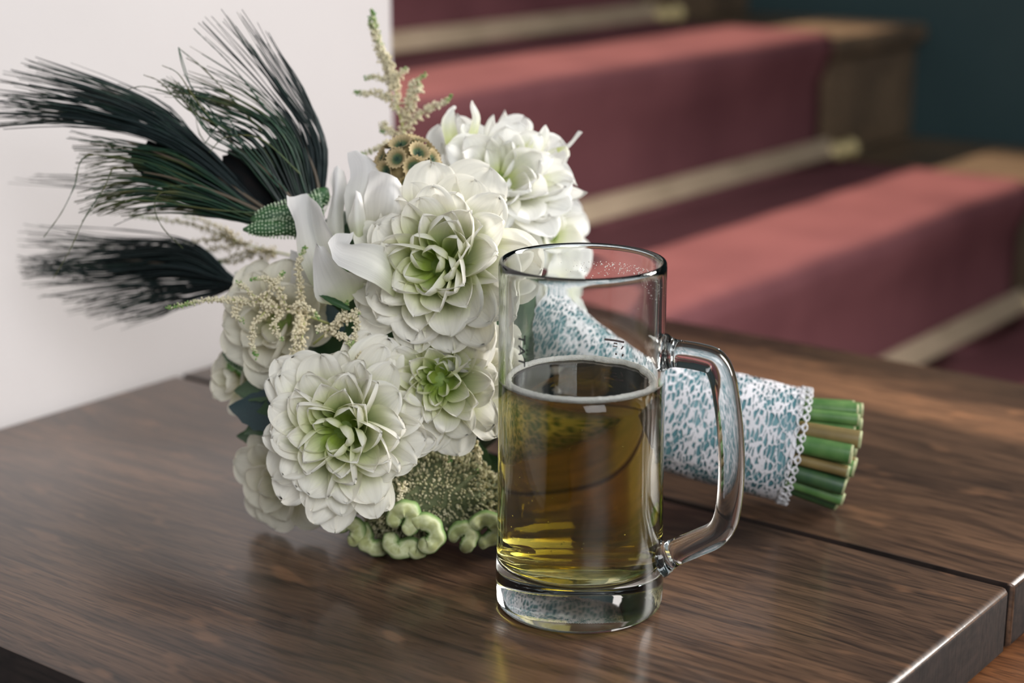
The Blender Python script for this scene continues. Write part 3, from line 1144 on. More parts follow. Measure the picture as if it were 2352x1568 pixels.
# long curled petals straggling out of the top dahlia
TDI = (TB.inverted() @ topd.matrix_basis).inverted()
for crv, w in (([(1215, 400), (1262, 352), (1300, 335), (1328, 300)], 5), ([(1280, 345), (1297, 340), (1304, 360), (1296, 380)], 5),
               ([(1205, 370), (1238, 335), (1252, 305), (1248, 292)], 14), ([(1190, 360), (1208, 320), (1215, 290), (1206, 272)], 10),
               ([(1210, 430), (1270, 410), (1300, 408), (1328, 428)], 13), ([(1220, 455), (1270, 470), (1300, 462), (1312, 455)], 16),
               ([(1080, 330), (1092, 280), (1088, 255), (1083, 230)], 9), ([(1040, 330), (1030, 280), (1040, 258), (1048, 248)], 14)):
    grid = []
    for k, (x, y) in enumerate(crv):
        a0 = crv[max(0, k - 1)]
        a1 = crv[min(len(crv) - 1, k + 1)]
        dx_, dy_ = a1[0] - a0[0], a1[1] - a0[1]
        ll = math.hypot(dx_, dy_)
        ww = w * (1.15, 1.1, 0.8, 0.12)[k]
        dp = .893 + 0.002 * k
        grid.append([(x - dy_ / ll * ww, y + dx_ / ll * ww, dp), (x, y, dp + 0.003), (x + dy_ / ll * ww, y - dx_ / ll * ww, dp)])
    sheet_petal(grid, M_petal_pure, topd, TDI)
leaf('light', P(862, 545, .852), P(848, 480, .852), wmul=0.9)
leaf('dark', P(805, 712, .838), P(727, 672, .838), wmul=0.35)

# ---- scabiosa seed pod ----------------------------------------------
sc_c = P(938, 388, 0.872)
sc_n = CD(0.0, -0.05, 1)
M_pod = noise_mat('pod_body', (0.16, 0.12, 0.05), (0.26, 0.20, 0.10), 200, rough=0.8)
M_cup = grad_mat('pod_cup', [(0.0, (0.03, 0.07, 0.05)), (0.35, (0.10, 0.15, 0.07)), (0.6, (0.30, 0.24, 0.12)), (1.0, (0.50, 0.39, 0.22))], rough=0.7, trans=0.2, jitter=0.25, jscale=900)
bm = bmesh.new()
bmesh.ops.create_icosphere(bm, subdivisions=3, radius=0.0135)
me = bpy.data.meshes.new('scabiosa_pod')
bm.to_mesh(me)
bm.free()
me.polygons.foreach_set('use_smooth', [True] * len(me.polygons))
me.materials.append(M_pod)
pod = part('scabiosa_pod', me, Matrix.Translation(sc_c) @ frame(sc_n), 'round brown scabiosa seed pod with papery green cups')


def cup_mesh():
    V, F, T = [], [], []
    seg = 36
    prof_c = [(0.0, -0.0002, 0.0), (0.0014, -0.0001, 0.15), (0.0025, 0.0005, 0.35), (0.0034, 0.0014, 0.6), (0.0044, 0.0023, 0.9), (0.0054, 0.0027, 1.0)]
    for i, (r, z, t) in enumerate(prof_c):
        for k in range(seg):
            a = 2 * math.pi * k / seg
            rr = r * (1 + (0.12 if k % 2 else -0.06) * (t > 0.8))
            zz = z + (0.0003 if k % 2 else -0.0002) * (t > 0.25)
            V.append((rr * math.cos(a), rr * math.sin(a), zz))
            T.append(t)
    for i in range(len(prof_c) - 1):
        for k in range(seg):
            k2 = (k + 1) % seg
            F.append((i * seg + k, i * seg + k2, (i + 1) * seg + k2, (i + 1) * seg + k))
    # dark five-point star in the middle
    for k in range(5):
        a = 2 * math.pi * k / 5
        b = len(V)
        V += [(0.0004 * math.cos(a + 1.57), 0.0004 * math.sin(a + 1.57), 0.0006), (0.0004 * math.cos(a - 1.57), 0.0004 * math.sin(a - 1.57), 0.0006), (0.0019 * math.cos(a), 0.0019 * math.sin(a), 0.0028)]
        T += [0, 0, 0]
        F.append((b, b + 1, b + 2))
    me = mesh('cup', V, F, M_cup)
    attr(me, 't', T)
    return me


cupm = cup_mesh()
for i in range(30):
    zf = 1 - 2 * (i + 0.5) / 30
    if zf < -0.45:
        continue
    rr = math.sqrt(1 - zf * zf)
    a = i * GOLD
    d = Vector((rr * math.cos(a), rr * math.sin(a), zf))
    link('cup', cupm, pod, Matrix.Translation(d * 0.0136) @ frame(d, random.uniform(0, 6)) @ Matrix.Scale(random.uniform(0.95, 1.12), 4))


# ---- dotted green buds ------------------------------------------------
def dotted(a, b_, r):
    pts = [a.lerp(b_, i / 10) for i in range(11)]
    rad = [r * math.sqrt(max(0.02, 1 - (i / 10) ** 2.2)) * (0.85 + 0.15 * math.sin(i)) for i in range(11)]
    V, F = tube(pts, rad, 18)
    d = (b_ - a).normalized()
    o = part('dotted_bud', mesh('dotted_bud', V, F, M_dotpod), None, 'dark green pointed bud covered in pale dots')
    Vd, Fd = [], []
    x = d.cross(Vector((0, 0, 1))).normalized()
    y = d.cross(x)
    L = (b_ - a).length
    rows = int(L / 0.0017)
    for i in range(rows - 1):
        f = (i + 0.3) / rows
        rr = r * math.sqrt(max(0.02, 1 - f ** 2.2))
        cnt = max(3, int(2 * math.pi * rr / 0.0019))
        for k in range(cnt):
            th = 2 * math.pi * (k + 0.5 * (i % 2)) / cnt + random.gauss(0, 0.05)
            c = a.lerp(b_, f) + (x * math.cos(th) + y * math.sin(th)) * rr * 0.99
            s = random.uniform(0.00035, 0.00055)
            blob(Vd, Fd, c, (s, s, s))
    od = link('dots', mesh('dots', Vd, Fd, M_dot), o)
    tag(od, kind='stuff')


dotted(P(740, 480, .888), P(575, 505, .882), 0.0085)
dotted(P(735, 520, .880), P(558, 527, .878), 0.0060)
dotted(P(700, 500, .895), P(752, 432, .890), 0.0070)
dotted(P(640, 870, .900), P(512, 812, .905), 0.0060)

# ---- celosia cockscomb at the bottom -----------------------------------
cs = P(985, 1145, 0.862)
M_cfuzz = grad_mat('celosia_fuzz', [(0.0, (0.08, 0.11, 0.05)), (0.5, (0.34, 0.32, 0.18)), (1.0, (0.66, 0.60, 0.42))], rough=0.85)
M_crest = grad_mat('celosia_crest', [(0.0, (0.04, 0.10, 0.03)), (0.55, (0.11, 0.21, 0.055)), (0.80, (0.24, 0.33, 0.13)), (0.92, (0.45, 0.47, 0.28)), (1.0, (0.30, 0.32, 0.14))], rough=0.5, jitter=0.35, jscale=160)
M_cbody = noise_mat('celosia_body', (0.07, 0.085, 0.04), (0.17, 0.19, 0.09), 260, rough=0.8, bump=0.6, bscale=900)
bm = bmesh.new()
bmesh.ops.create_icosphere(bm, subdivisions=4, radius=1)


def cel_r(d):
    return 1 + 0.16 * noise.noise(d * 2.3 + Vector((4, 1, 2))) + 0.05 * noise.noise(d * 6)


CEL = (0.0345, 0.020, 0.0215)
for v in bm.verts:
    d = v.co.normalized()
    v.co = Vector((d.x * CEL[0], d.y * CEL[1], d.z * CEL[2])) * cel_r(d)
me = bpy.data.meshes.new('celosia')
bm.to_mesh(me)
bm.free()
me.polygons.foreach_set('use_smooth', [True] * len(me.polygons))
me.materials.append(M_cbody)
CM = Matrix.Translation(P(985, 1150, 0.878) + Vector((0, 0, 0.0024))) @ Matrix.Rotation(math.radians(-6), 4, 'Y')
cel = part('celosia', me, CM, 'beige green cockscomb head with ruffled green crest under the dahlias')
Vz, Fz, Tz = [], [], []
for i in range(3600):
    d = Vector((random.gauss(0, 1), random.gauss(0, 1), random.gauss(0, 1))).normalized()
    if d.y > 0.45:
        continue
    clump = 0.5 + 0.5 * noise.noise(d * 5.0 + Vector((9, 9, 9)))
    c = Vector((d.x * CEL[0], d.y * CEL[1], d.z * CEL[2])) * cel_r(d) * (1.0 + 0.05 * clump)
    s = random.uniform(0.00040, 0.00080)
    nrm = Vector((d.x / CEL[0], d.y / CEL[1], d.z / CEL[2])).normalized()
    b0 = len(Vz)
    T = frame(nrm).to_3x3()
    blob(Vz, Fz, c + nrm * s, (s, s, s * 2.4), T)
    tv = min(1, max(0, 0.25 + 0.75 * clump + random.uniform(-0.2, 0.2)))
    Tz += [tv] * (len(Vz) - b0)
me = mesh('seeds', Vz, Fz, M_cfuzz)
attr(me, 't', Tz)
tag(link('seeds', me, cel), kind='stuff')


def crest(pixels, depth, ra, rd, seed):
    """fleshy fold: a thick flattened tube winding along a line of pixels"""
    rnd = random.Random(seed)
    n = 60
    path = catmull([P(x, y, depth + rnd.uniform(-0.004, 0.003)) for x, y in pixels], n)
    V, F, TC = [], [], []
    sd = 14
    for i, p in enumerate(path):
        t = (path[min(i + 1, n)] - path[max(i - 1, 0)]).normalized()
        a = FWD.cross(t).normalized()
        f = i / n
        e = math.sqrt(max(0.03, 1 - (2 * f - 1) ** 6))
        w = ra * e * (1 + 0.28 * noise.noise(Vector((f * 9, seed, 0))))
        d = rd * e * (1 + 0.2 * noise.noise(Vector((f * 7, seed, 5))))
        for k in range(sd):
            th = 2 * math.pi * k / sd
            c, q = math.cos(th), math.sin(th)
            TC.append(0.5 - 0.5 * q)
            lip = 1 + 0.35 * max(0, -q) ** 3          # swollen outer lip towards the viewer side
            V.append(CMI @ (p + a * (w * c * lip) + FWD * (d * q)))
    for i in range(n):
        for k in range(sd):
            k2 = (k + 1) % sd
            F.append((i * sd + k, i * sd + k2, (i + 1) * sd + k2, (i + 1) * sd + k))
    F.append(tuple(reversed(range(sd))))
    F.append(tuple(n * sd + k for k in range(sd)))
    me = mesh('crest', V, F, M_crest)
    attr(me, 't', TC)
    return link('crest', me, cel)


CMI = CM.inverted()
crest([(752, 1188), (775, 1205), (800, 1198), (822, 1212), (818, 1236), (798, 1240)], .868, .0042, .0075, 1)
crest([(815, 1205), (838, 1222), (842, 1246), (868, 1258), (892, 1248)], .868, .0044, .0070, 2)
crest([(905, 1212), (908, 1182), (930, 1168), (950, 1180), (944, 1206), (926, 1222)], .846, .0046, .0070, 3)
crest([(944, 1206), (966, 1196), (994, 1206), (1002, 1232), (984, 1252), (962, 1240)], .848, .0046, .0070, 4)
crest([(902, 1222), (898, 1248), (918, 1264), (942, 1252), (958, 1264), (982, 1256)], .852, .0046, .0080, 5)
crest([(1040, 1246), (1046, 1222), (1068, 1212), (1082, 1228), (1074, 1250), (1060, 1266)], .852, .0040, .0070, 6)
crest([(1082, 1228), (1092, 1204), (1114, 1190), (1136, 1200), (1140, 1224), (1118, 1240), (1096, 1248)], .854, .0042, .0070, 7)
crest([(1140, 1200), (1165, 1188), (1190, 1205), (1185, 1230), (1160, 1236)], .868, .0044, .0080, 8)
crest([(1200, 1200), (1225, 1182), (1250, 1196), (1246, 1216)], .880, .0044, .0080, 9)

# ---- leaves -----------------------------------------------------------
for a, b_, k, w in (((650, 900, .880), (515, 885, .890), 'dark', 0.8), ((680, 955, .875), (520, 930, .885), 'blue', 1.1),
                    ((700, 930, .872), (545, 990, .880), 'dark', 0.9), ((690, 900, .872), (575, 960, .876), 'blue', 0.9), ((650, 1000, .892), (530, 1000, .905), 'dark', 0.8),
                    ((700, 1000, .890), (590, 1050, .895), 'dark', 0.9), ((640, 880, .890), (600, 960, .890), 'blue', 0.9),
                    ((560, 860, .905), (510, 800, .912), 'light', 0.6), ((600, 770, .915), (505, 735, .92), 'dark', 0.35),
                    ((1080, 1010, .885), (1130, 1130, .878), 'dark', 0.9), ((1060, 1050, .89), (1180, 1080, .885), 'dark', 0.8),
                    ((880, 800, .862), (760, 720, .866), 'dark', 0.8), ((790, 760, .862), (740, 690, .866), 'blue', 0.9),
                    ((1230, 640, .955), (1330, 660, .950), 'dark', 0.8), ((1240, 700, .950), (1300, 790, .945), 'dark', 0.6),
                    ((880, 470, .89), (925, 425, .895), 'dark', 0.8), ((960, 470, .88), (1010, 440, .885), 'light', 0.5),
                    ((880, 1110, .87), (760, 1180, .875), 'dark', 0.5), ((560, 830, .905), (500, 850, .915), 'light', 0.8)):
    leaf(k, P(*a), P(*b_), CD(random.uniform(-.4, .1), random.uniform(-.2, .5), 1), w)


# ---- astilbe plumes -----------------------------------------------------
def astilbe(label, main, branches, fl=0.00098, dens=0.00050, spread=0.0032, blur=0):
    """main and branches: lists of (px,py,depth); tiny florets crowd along each"""
    V, F = [], []
    Vb2, Fb2, Tb = [], [], []
    for bi, br in enumerate([main] + branches):
        pts = catmull([P(*q) for q in br], 16)
        r0 = 0.0007 if bi == 0 else 0.00035
        tube(pts, [r0 * (1 - 0.7 * i / 16) for i in range(17)], 5, True, verts=V, faces=F)
        L = sum((pts[i + 1] - pts[i]).length for i in range(16))
        cnt = int(L / dens * (2.6 if bi else 2.4))
        for i in range(cnt):
            f = (i + random.random()) / cnt
            if bi == 0 and f < 0.3:
                continue
            k = min(int(f * 16), 15)
            p = pts[k].lerp(pts[k + 1], f * 16 - k)
            sp = spread * (1 - 0.62 * f) * random.uniform(0.35, 1)
            d = Vector((random.gauss(0, 1), random.gauss(0, 1), random.gauss(0, 1))).normalized()
            s = fl * (1 - 0.45 * f) * random.uniform(0.7, 1.25)
            b0 = len(Vb2)
            T = frame(d).to_3x3()
            blob(Vb2, Fb2, p + d * sp, (s * 0.8, s * 0.8, s * 1.25), T)
            tv = min(1, max(0, f * 0.9 + random.gauss(0, 0.07) + (0.1 if f > 0.8 else 0)))
            Tb += [tv] * (len(Vb2) - b0)
    o = part('astilbe', mesh('astilbe', V, F, M_astem), None, label)
    me = mesh('florets', Vb2, Fb2, M_astilbe)
    attr(me, 't', Tb)
    tag(link('florets', me, o), kind='stuff')
    return o


D = .868
astilbe('cream astilbe plume spreading over the cream rose',
        [(760, 745, .872), (660, 710, .862), (560, 690, .858), (470, 690, .858), (383, 708, .860)],
        [[(700, 725, .862), (690, 660, .858), (685, 610, .856), (702, 565, .856)],
         [(660, 715, .860), (640, 660, .856), (610, 640, .854), (575, 640, .855)],
         [(640, 710, .860), (600, 690, .855), (560, 660, .855), (545, 648, .856)],
         [(620, 705, .860), (585, 745, .854), (580, 790, .853), (590, 820, .854)],
         [(650, 715, .858), (630, 740, .852), (638, 770, .851), (650, 780, .851)],
         [(690, 720, .858), (680, 760, .852), (670, 820, .850), (634, 870, .850), (632, 925, .850)],
         [(700, 730, .858), (690, 800, .850), (676, 850, .849), (668, 900, .848), (655, 930, .848)],
         [(670, 715, .858), (690, 700, .853), (715, 710, .852), (730, 730, .852)],
         [(600, 700, .860), (620, 665, .856), (640, 640, .855), (650, 625, .855)],
         [(560, 695, .860), (540, 720, .857), (560, 740, .856)]])
astilbe('short cream astilbe tuft between the sweet pea and the dahlias',
        [(720, 790, .862), (755, 760, .848), (780, 730, .842), (800, 692, .840)],
        [[(770, 745, .845), (800, 730, .838), (820, 740, .836), (815, 780, .836), (806, 806, .836)],
         [(760, 755, .846), (780, 770, .838), (795, 775, .836), (806, 800, .836)],
         [(755, 760, .846), (735, 750, .842), (725, 765, .842)],
         [(785, 730, .842), (815, 715, .838), (822, 720, .838)],
         [(800, 790, .842), (828, 820, .836), (812, 850, .833), (818, 890, .832)]])
astilbe('tall cream astilbe spray rising above the bouquet against the white pillar',
        [(935, 330, .925), (915, 250, .925), (905, 180, .925), (880, 120, .925), (855, 22, .925)],
        [[(925, 285, .925), (950, 230, .922), (945, 195, .920), (978, 172, .920)],
         [(906, 190, .925), (892, 140, .924), (866, 90, .924), (855, 24, .924)], [(900, 180, .926), (876, 130, .926), (858, 80, .926), (850, 40, .926)],
         [(908, 200, .924), (895, 160, .924), (880, 120, .924), (868, 90, .924)],
         [(915, 250, .925), (880, 215, .925), (845, 215, .925), (815, 212, .925)],
         [(910, 200, .925), (880, 180, .925), (838, 178, .925)],
         [(905, 190, .925), (925, 165, .922), (930, 158, .922)],
         [(930, 300, .925), (975, 255, .922), (1010, 240, .920), (1038, 220, .920)],
         [(930, 320, .925), (895, 300, .925), (880, 285, .925), (876, 305, .925)],
         [(930, 320, .925), (900, 330, .92), (870, 340, .918), (820, 360, .918)],
         [(925, 270, .925), (945, 215, .922), (965, 205, .920), (960, 190, .920)]], fl=0.00105, spread=0.0038)
astilbe('pale astilbe spray out of focus between the feathers on the left',
        [(680, 590, .985), (560, 560, .985), (440, 515, .985), (300, 495, .985)],
        [[(600, 570, .985), (540, 600, .985), (500, 600, .985)],
         [(560, 560, .985), (500, 570, .985), (450, 575, .985)],
         [(540, 550, .985), (500, 520, .985), (420, 495, .985)],
         [(520, 545, .985), (470, 550, .985), (420, 560, .985)],
         [(620, 575, .985), (590, 610, .985), (540, 630, .985)],
         [(640, 580, .985), (560, 580, .985), (480, 610, .985)]], fl=0.0010, dens=0.0010, spread=0.0036)
astilbe('cream astilbe tip hanging beside the cockscomb',
        [(1030, 1000, .856), (1035, 1030, .852), (1037, 1050, .850)],
        [[(1095, 1020, .868), (1100, 1050, .866), (1098, 1085, .866)],
         [(925, 1110, .846), (922, 1135, .844), (918, 1160, .844)],
         [(1032, 1010, .854), (1040, 1035, .851), (1034, 1060, .850)]])


# ---- peacock feathers -----------------------------------------------------
def feather(label, guides, per, mat, shaft, eye=None, rad=0.00046, djit=0.006, jit=9, vary=1.0, strays=()):
    """guides: neighbouring barb courses (lists of (px,py,depth)); barbs are filled in between them"""
    Vs_, Fs_ = tube(catmull([P(*q) for q in shaft], 20), [0.0012 * (1 - 0.7 * i / 20) for i in range(21)], 7)
    o = part('peacock_feather', mesh('peacock_feather', Vs_, Fs_, M_shaft), None, label)
    V, F, T = [], [], []
    for gi in range(len(guides) - 1):
        A, B = guides[gi], guides[gi + 1]
        for i in range(per):
            f = (i + random.random()) / per
            cut = 1.0 - abs(random.gauss(0, 0.07)) * vary
            dj = random.gauss(0, djit)
            row = []
            ln = len(A)
            for k in range(ln):
                e = k / (ln - 1)
                x = A[k][0] * (1 - f) + B[k][0] * f + random.gauss(0, jit) * (0.2 + e)
                y = A[k][1] * (1 - f) + B[k][1] * f + random.gauss(0, jit) * (0.2 + e)
                d = A[k][2] * (1 - f) + B[k][2] * f + dj * (0.3 + e)
                row.append(P(x, y, d))
            pts = catmull(row, 28)
            m = max(6, int(28 * cut))
            pts = pts[:m:2] + [pts[m - 1]]
            n = len(pts)
            b0 = len(V)
            rr = rad * random.uniform(0.6, 1.35)
            tube(pts, [rr * (1.25 - 0.95 * (i2 / (n - 1)) ** 2) * random.uniform(0.65, 1.35) for i2 in range(n)], 3, False, verts=V, faces=F)
            tt = random.random()
            for i2 in range(n):
                T += [min(1, max(0, 0.15 + 0.5 * i2 / (n - 1) + 0.5 * (tt - 0.5)))] * 3
    for st in strays:
        pts = catmull([P(*q) for q in st], 30)
        b0 = len(V)
        tube(pts, [rad * (0.95 - 0.5 * i2 / 30) * random.uniform(0.7, 1.3) for i2 in range(31)], 4, False, verts=V, faces=F)
        T += [random.uniform(0.2, 0.9)] * (len(V) - b0)
    me = mesh('barbs', V, F, mat)
    attr(me, 't', T)
    tag(link('barbs', me, o), kind='stuff')
    if eye:
        (ex, ey, ed), (hx, hy), rot, tilt = eye
        c = P(ex, ey, ed + 0.006)
        hx, hy = hx * 0.82, hy * 0.82
        Ve, Fe = [], []
        rings, seg = 8, 40
        Ve.append(Vector((0, 0, 0.0012)))
        for r in range(1, rings + 1):
            fr = r / rings
            for k in range(seg):
                a = 2 * math.pi * k / seg
                edge = 1 + (0.10 * noise.noise(Vector((math.cos(a) * 7, math.sin(a) * 7, ex))) + (0.05 if k % 2 else -0.05)) * (fr > 0.8)
                Ve.append(Vector((fr * edge * hx * ed / FPX * math.cos(a), fr * edge * hy * ed / FPX * math.sin(a), 0.0012 * (1 - fr * fr) - 0.004 * (fr * math.cos(a)) ** 2)))
        for k in range(seg):
            k2 = (k + 1) % seg
            Fe.append((0, 1 + k, 1 + k2))
            for r in range(rings - 1):
                Fe.append((1 + r * seg + k, 1 + (r + 1) * seg + k, 1 + (r + 1) * seg + k2, 1 + r * seg + k2))
        zax = CD(*tilt)
        xax = (RGT * math.cos(rot) + UPC * math.sin(rot))
        xax = (xax - zax * xax.dot(zax)).normalized()
        yax = zax.cross(xax)
        Me = Matrix(((xax.x, yax.x, zax.x, c.x), (xax.y, yax.y, zax.y, c.y), (xax.z, yax.z, zax.z, c.z), (0, 0, 0, 1)))
        oe = link('eye', mesh('eye', Ve, Fe, M_eye), o, Me)
        so = oe.modifiers.new('thick', 'SOLIDIFY')
        so.thickness = 0.0006
    return o


def G4(*pts, d=0.885, dd=0.0):
    n = len(pts)
    return [(x, y, d + dd * i / (n - 1)) for i, (x, y) in enumerate(pts)]


# leaning left, long barbs streaming to the frame edge
feather('peacock feather streaming far left over the white pillar',
        [G4((610, 480), (470, 335), (340, 225), (20, 105), d=.900, dd=.01),
         G4((605, 480), (440, 335), (250, 232), (-70, 160), d=.898, dd=.01),
         G4((600, 485), (410, 330), (200, 262), (-90, 240), d=.896, dd=.01),
         G4((595, 488), (390, 340), (180, 285), (-80, 300), d=.895, dd=.01)],
        46, M_barb, [(640, 500, .892), (500, 410, .894), (360, 350, .896), (290, 325, .898)],
        eye=((400, 385, .893), (150, 62), -0.42, (-0.1, 0.2, 1)), jit=8)
feather('peacock feather with curled barbs drooping left above the rose',
        [G4((600, 490), (420, 360), (290, 325), (130, 290), d=.893, dd=.015),
         G4((595, 492), (430, 410), (310, 365), (140, 375), d=.890, dd=.015),
         G4((590, 498), (430, 440), (300, 415), (150, 435), d=.888, dd=.015),
         G4((585, 505), (440, 460), (300, 452), (150, 505), d=.888, dd=.015),
         G4((585, 515), (460, 490), (370, 480), (255, 505), d=.888, dd=.015)],
        24, M_barb_green, [(640, 505, .888), (520, 450, .888), (400, 410, .890), (330, 395, .892)], jit=8,
        strays=[[(300, 395, .88), (262, 385, .88), (240, 430, .88), (195, 500, .88), (160, 575, .882), (122, 640, .885)],
                [(330, 375, .885), (200, 358, .885), (170, 430, .885), (140, 490, .886), (100, 545, .886)],
                [(590, 500, .885), (470, 455, .883), (380, 440, .88), (355, 470, .88), (372, 520, .88), (420, 570, .885)],
                [(560, 480, .88), (460, 430, .88), (360, 430, .88), (240, 440, .882), (195, 455, .883)],
                [(600, 490, .88), (480, 480, .88), (330, 460, .88), (230, 470, .882), (188, 508, .883)]])
feather('peacock feather standing upright beside the sweet pea',
        [G4((742, 470), (744, 330), (695, 205), (590, 20), d=.893, dd=.0),
         G4((738, 470), (735, 320), (660, 195), (520, -10), d=.893),
         G4((730, 470), (712, 320), (625, 190), (470, -25), d=.893),
         G4((722, 470), (690, 320), (590, 190), (405, 20), d=.893)],
        11, M_barb, [(740, 500, .890), (725, 400, .892), (680, 300, .894), (640, 250, .896)],
        eye=((655, 385, .892), (95, 92), -1.0, (-0.1, 0.1, 1)), jit=6, djit=.004)
feather('peacock feather with green curled tips in the middle of the plume',
        [G4((722, 470), (685, 320), (590, 200), (390, 70), d=.891),
         G4((712, 470), (660, 320), (540, 235), (400, 190), d=.890),
         G4((700, 472), (640, 300), (510, 225), (310, 195), d=.889),
         G4((690, 475), (610, 310), (470, 240), (345, 165), d=.888),
         G4((670, 478), (580, 340), (470, 270), (375, 155), d=.888),
         G4((650, 480), (560, 370), (480, 300), (440, 215), d=.888)],
        15, M_barb_green, [(700, 500, .886), (640, 420, .886), (560, 350, .888), (500, 300, .890)],
        eye=((575, 405, .890), (105, 75), -0.75, (-0.1, 0.1, 1)), jit=9, djit=.004,
        strays=[[(640, 430, .88), (560, 340, .88), (520, 270, .88), (470, 330, .88)], [(690, 400, .88), (600, 320, .88), (520, 315, .88), (480, 350, .88)],
                [(660, 440, .88), (560, 330, .88), (440, 200, .882), (410, 108, .884), (440, 205, .884)], [(600, 300, .886), (480, 170, .888), (410, 110, .89)],
                [(640, 290, .886), (540, 160, .888), (445, 65, .89)], [(560, 330, .88), (430, 235, .88), (340, 200, .882), (290, 205, .884)],
                [(530, 300, .88), (430, 250, .88), (370, 190, .882), (330, 172, .884)], [(500, 290, .88), (450, 230, .88), (410, 170, .882), (372, 150, .884)]])
feather('blurred peacock feather lowest on the left, pointing at the frame edge',
        [G4((540, 645), (440, 560), (270, 540), (0, 505), d=.955, dd=.05),
         G4((540, 645), (420, 575), (230, 580), (0, 610), d=.955, dd=.05),
         G4((538, 648), (400, 600), (220, 615), (0, 610), d=.955, dd=.05),
         G4((538, 650), (400, 630), (240, 640), (10, 655), d=.955, dd=.05),
         G4((538, 655), (420, 665), (290, 685), (130, 730), d=.955, dd=.05),
         G4((540, 660), (450, 690), (370, 715), (250, 755), d=.955, dd=.05)],
        30, M_barb, [(580, 655, .950), (480, 625, .960), (330, 600, .975), (250, 595, .985)],
        eye=((350, 600, .972), (125, 44), -0.12, (-0.3, 0.2, 1)), jit=9, djit=.01)
feather('faint blurred feather wisps farthest back on the left',
        [G4((560, 470), (380, 440), (180, 410), (0, 385), d=.98, dd=.04),
         G4((560, 475), (380, 460), (200, 430), (0, 440), d=.98, dd=.04)],
        7, M_barb, [(600, 490, .97), (500, 460, .98), (420, 450, .985)], jit=8, djit=.01)

# ---- hand-tied stems with lace wrap -----------------------------------------
AXC = catmull([P(1955, 1050, 0.912), P(1860, 1031, 0.914), P(1700, 993, 0.918), P(1525, 945, 0.922), P(1400, 890, 0.926), P(1290, 815, 0.930), P(1200, 740, 0.935)], 120)
AXL = [0.0]
for _i in range(120):
    AXL.append(AXL[-1] + (AXC[_i + 1] - AXC[_i]).length)
HL = AXL[-1]
AX0 = (AXC[0] - AXC[1]).normalized()


def axis(s):
    if s <= 0:
        return AXC[0] - AX0 * s, -AX0
    for i in range(120):
        if AXL[i + 1] >= s or i == 119:
            f = (s - AXL[i]) / (AXL[i + 1] - AXL[i])
            return AXC[i].lerp(AXC[i + 1], f), (AXC[min(i + 2, 120)] - AXC[max(i - 1, 0)]).normalized()


def hpt(s, a, r):
    """point on the handle: s metres from the cut end back towards the flowers"""
    p, t = axis(s)
    sd = t.cross(Vector((0, 0, 1))).normalized()
    uh = sd.cross(t).normalized()
    return p + (sd * math.cos(a) + uh * math.sin(a)) * r


def wrap_r(s):
    return 0.0288 + 0.0010 * math.cos((s - 0.03) * 22) - max(0, s - 0.11) * 0.04


S0, S1 = 0.031, HL
ns_, na_ = 40, 64


def shell(dr, s0, s1, wob=0.0004, nsx=ns_):
    V, F, uv = [], [], []
    for i in range(nsx + 1):
        s = s0 + (s1 - s0) * i / nsx
        for k in range(na_ + 1):
            a = 2 * math.pi * k / na_
            r = wrap_r(s) + dr + wob * noise.noise(Vector((math.cos(a) * 4, math.sin(a) * 4, s * 80)))
            V.append(hpt(s, a, r))
            uv.append((a * 0.029, s))
    for i in range(nsx):
        for k in range(na_):
            b = i * (na_ + 1) + k
            F.append((b, b + na_ + 1, b + na_ + 2, b + 1))
    return V, F, uv


V, F, uv = shell(0.0, S0 + 0.001, S1)
wrap = part('ribbon_wrap', mesh('ribbon_wrap', V, F, M_ribbon), None, 'teal satin ribbon bound round the stems under white lace')

# lace fabric: open net as a procedural see-through pattern on a real shell
M_lace, nt, out = new_mat('lace_net')
L = nt.links.new
uvn = N(nt, 'ShaderNodeUVMap')
mp = N(nt, 'ShaderNodeMapping')
mp.inputs['Scale'].default_value = (175, 470, 1)
mp.inputs['Rotation'].default_value = (0, 0, 0.25)
L(uvn.outputs[0], mp.inputs[0])
nzw = N(nt, 'ShaderNodeTexNoise')
nzw.inputs['Scale'].default_value = 1.2
L(mp.outputs[0], nzw.inputs['Vector'])
addv = N(nt, 'ShaderNodeMixRGB', blend_type='ADD')
addv.inputs[0].default_value = 1.0
L(mp.outputs[0], addv.inputs[1])
L(nzw.outputs['Color'], addv.inputs[2])
vo = N(nt, 'ShaderNodeTexVoronoi', feature='DISTANCE_TO_EDGE')
vo.inputs['Scale'].default_value = 1.0
L(addv.outputs[0], vo.inputs['Vector'])
mp2 = N(nt, 'ShaderNodeMapping')
mp2.inputs['Scale'].default_value = (75, 95, 1)
L(uvn.outputs[0], mp2.inputs[0])
nzp = N(nt, 'ShaderNodeTexNoise')
nzp.inputs['Scale'].default_value = 1.0
nzp.inputs['Detail'].default_value = 2
L(mp2.outputs[0], nzp.inputs['Vector'])
# thread width grows where the pattern is dense
mr = N(nt, 'ShaderNodeMapRange')
mr.inputs['From Min'].default_value = 0.40
mr.inputs['From Max'].default_value = 0.60
mr.inputs['To Min'].default_value = 0.055
mr.inputs['To Max'].default_value = 0.215
L(nzp.outputs[0], mr.inputs[0])
lt = N(nt, 'ShaderNodeMath', operation='LESS_THAN')
L(vo.outputs['Distance'], lt.inputs[0])
L(mr.outputs[0], lt.inputs[1])
pr = N(nt, 'ShaderNodeBsdfPrincipled')
pr.inputs['Base Color'].default_value = (0.64, 0.63, 0.66, 1)
pr.inputs['Roughness'].default_value = 0.8
pr.inputs['Specular IOR Level'].default_value = 0.15
tp = N(nt, 'ShaderNodeBsdfTransparent')
mx = N(nt, 'ShaderNodeMixShader')
L(lt.outputs[0], mx.inputs[0])
L(tp.outputs[0], mx.inputs[1])
L(pr.outputs[0], mx.inputs[2])
L(mx.outputs[0], out.inputs[0])
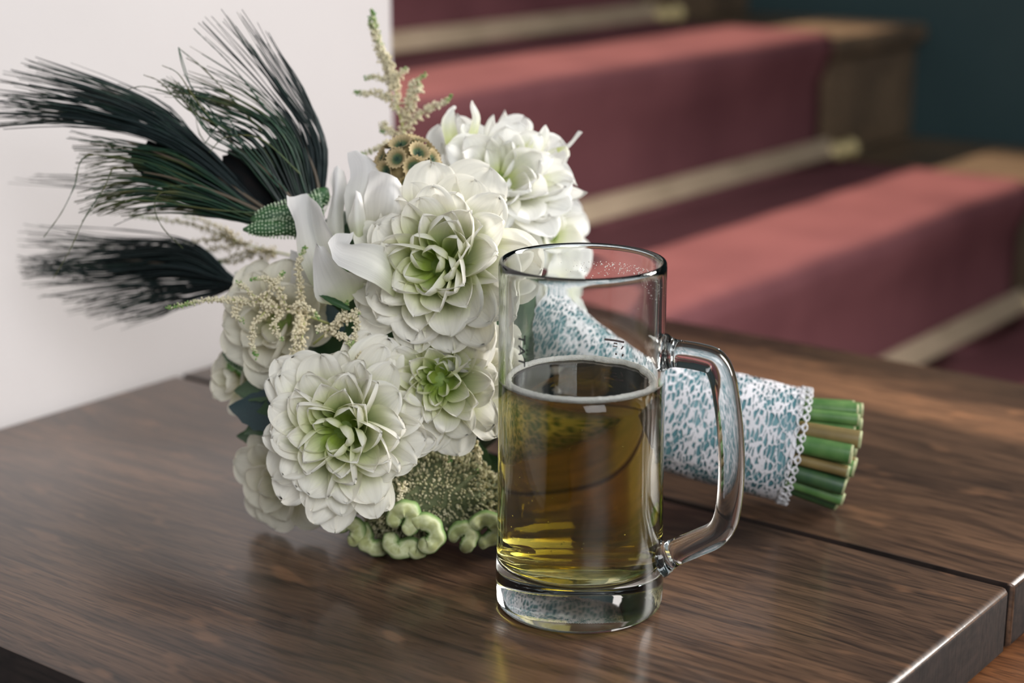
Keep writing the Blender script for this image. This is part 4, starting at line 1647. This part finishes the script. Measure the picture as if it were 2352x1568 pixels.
bpn = N(nt, 'ShaderNodeBump')
bpn.inputs['Strength'].default_value = 0.5
bpn.inputs['Distance'].default_value = 0.0008
inv = N(nt, 'ShaderNodeMath', operation='SUBTRACT')
inv.inputs[0].default_value = 1
L(vo.outputs['Distance'], inv.inputs[1])
L(inv.outputs[0], bpn.inputs['Height'])
L(bpn.outputs[0], pr.inputs['Normal'])
V, F, uv = shell(0.0009, S0, S1, 0.0007, 60)
me = mesh('lace', V, F, M_lace)
ul = me.uv_layers.new(name='UVMap')
for lp in me.loops:
    ul.data[lp.index].uv = uv[lp.vertex_index]
link('lace', me, wrap)
# scalloped lace edge: a chain of little thread loops
Vl, Fl = [], []
nl_ = 34
for k in range(nl_):
    a0 = 2 * math.pi * k / nl_
    for rr, ss in ((0.0025, 0.0), (0.0016, 0.0036)):
        loop = []
        for j in range(13):
            th = 2 * math.pi * j / 12
            loop.append(hpt(S0 - 0.0002 - ss * 0.55 + rr * math.cos(th) * 0.9, a0 + rr * 1.15 * math.sin(th) / 0.030 + (0.09 if ss else 0), wrap_r(S0) + 0.0012 + 0.0004 * math.sin(th * 2)))
        tube(loop, 0.00042, 5, False, verts=Vl, faces=Fl)
tag(link('lace_edging', mesh('lace_edging', Vl, Fl, M_thread), wrap), kind='stuff')

# stems
placed = []
rs = 0.0046
ring = [(0, 1), (0.0096, 6), (0.0178, 11), (0.0248, 17)]
si = 0
for rr, cnt in ring:
    for k in range(cnt):
        a = 2 * math.pi * (k + 0.5 * (cnt % 2)) / cnt + random.gauss(0, 0.05)
        r = max(0, rr + random.gauss(0, 0.0006))
        rad = rs * random.uniform(0.62, 1.12)
        e = random.uniform(-0.0035, 0.004)
        p0 = hpt(0.042, a, r * 0.80)
        p1 = hpt(e, a + random.gauss(0, 0.03), r * random.uniform(1.0, 1.06))
        pts = [p0.lerp(p1, f) for f in (0, 0.35, 0.7, 0.97, 1.0)]
        V, F = tube(pts, [rad, rad, rad * 1.01, rad * 1.03, rad * 0.97], 12)
        m = M_stem if math.sin(a) > 0.75 else random.choice([M_stem_dk, M_stem_dk, M_stem, M_stem_dk, M_stem_dk, M_stem_br])
        me = mesh('stem', V, F, m)
        me.materials.append(M_cut)
        for fi in [len(F) - 1] + list(range(36, 48)):
            me.polygons[fi].material_index = 1
        me.polygons[len(F) - 1].use_smooth = False
        part('stem', me)
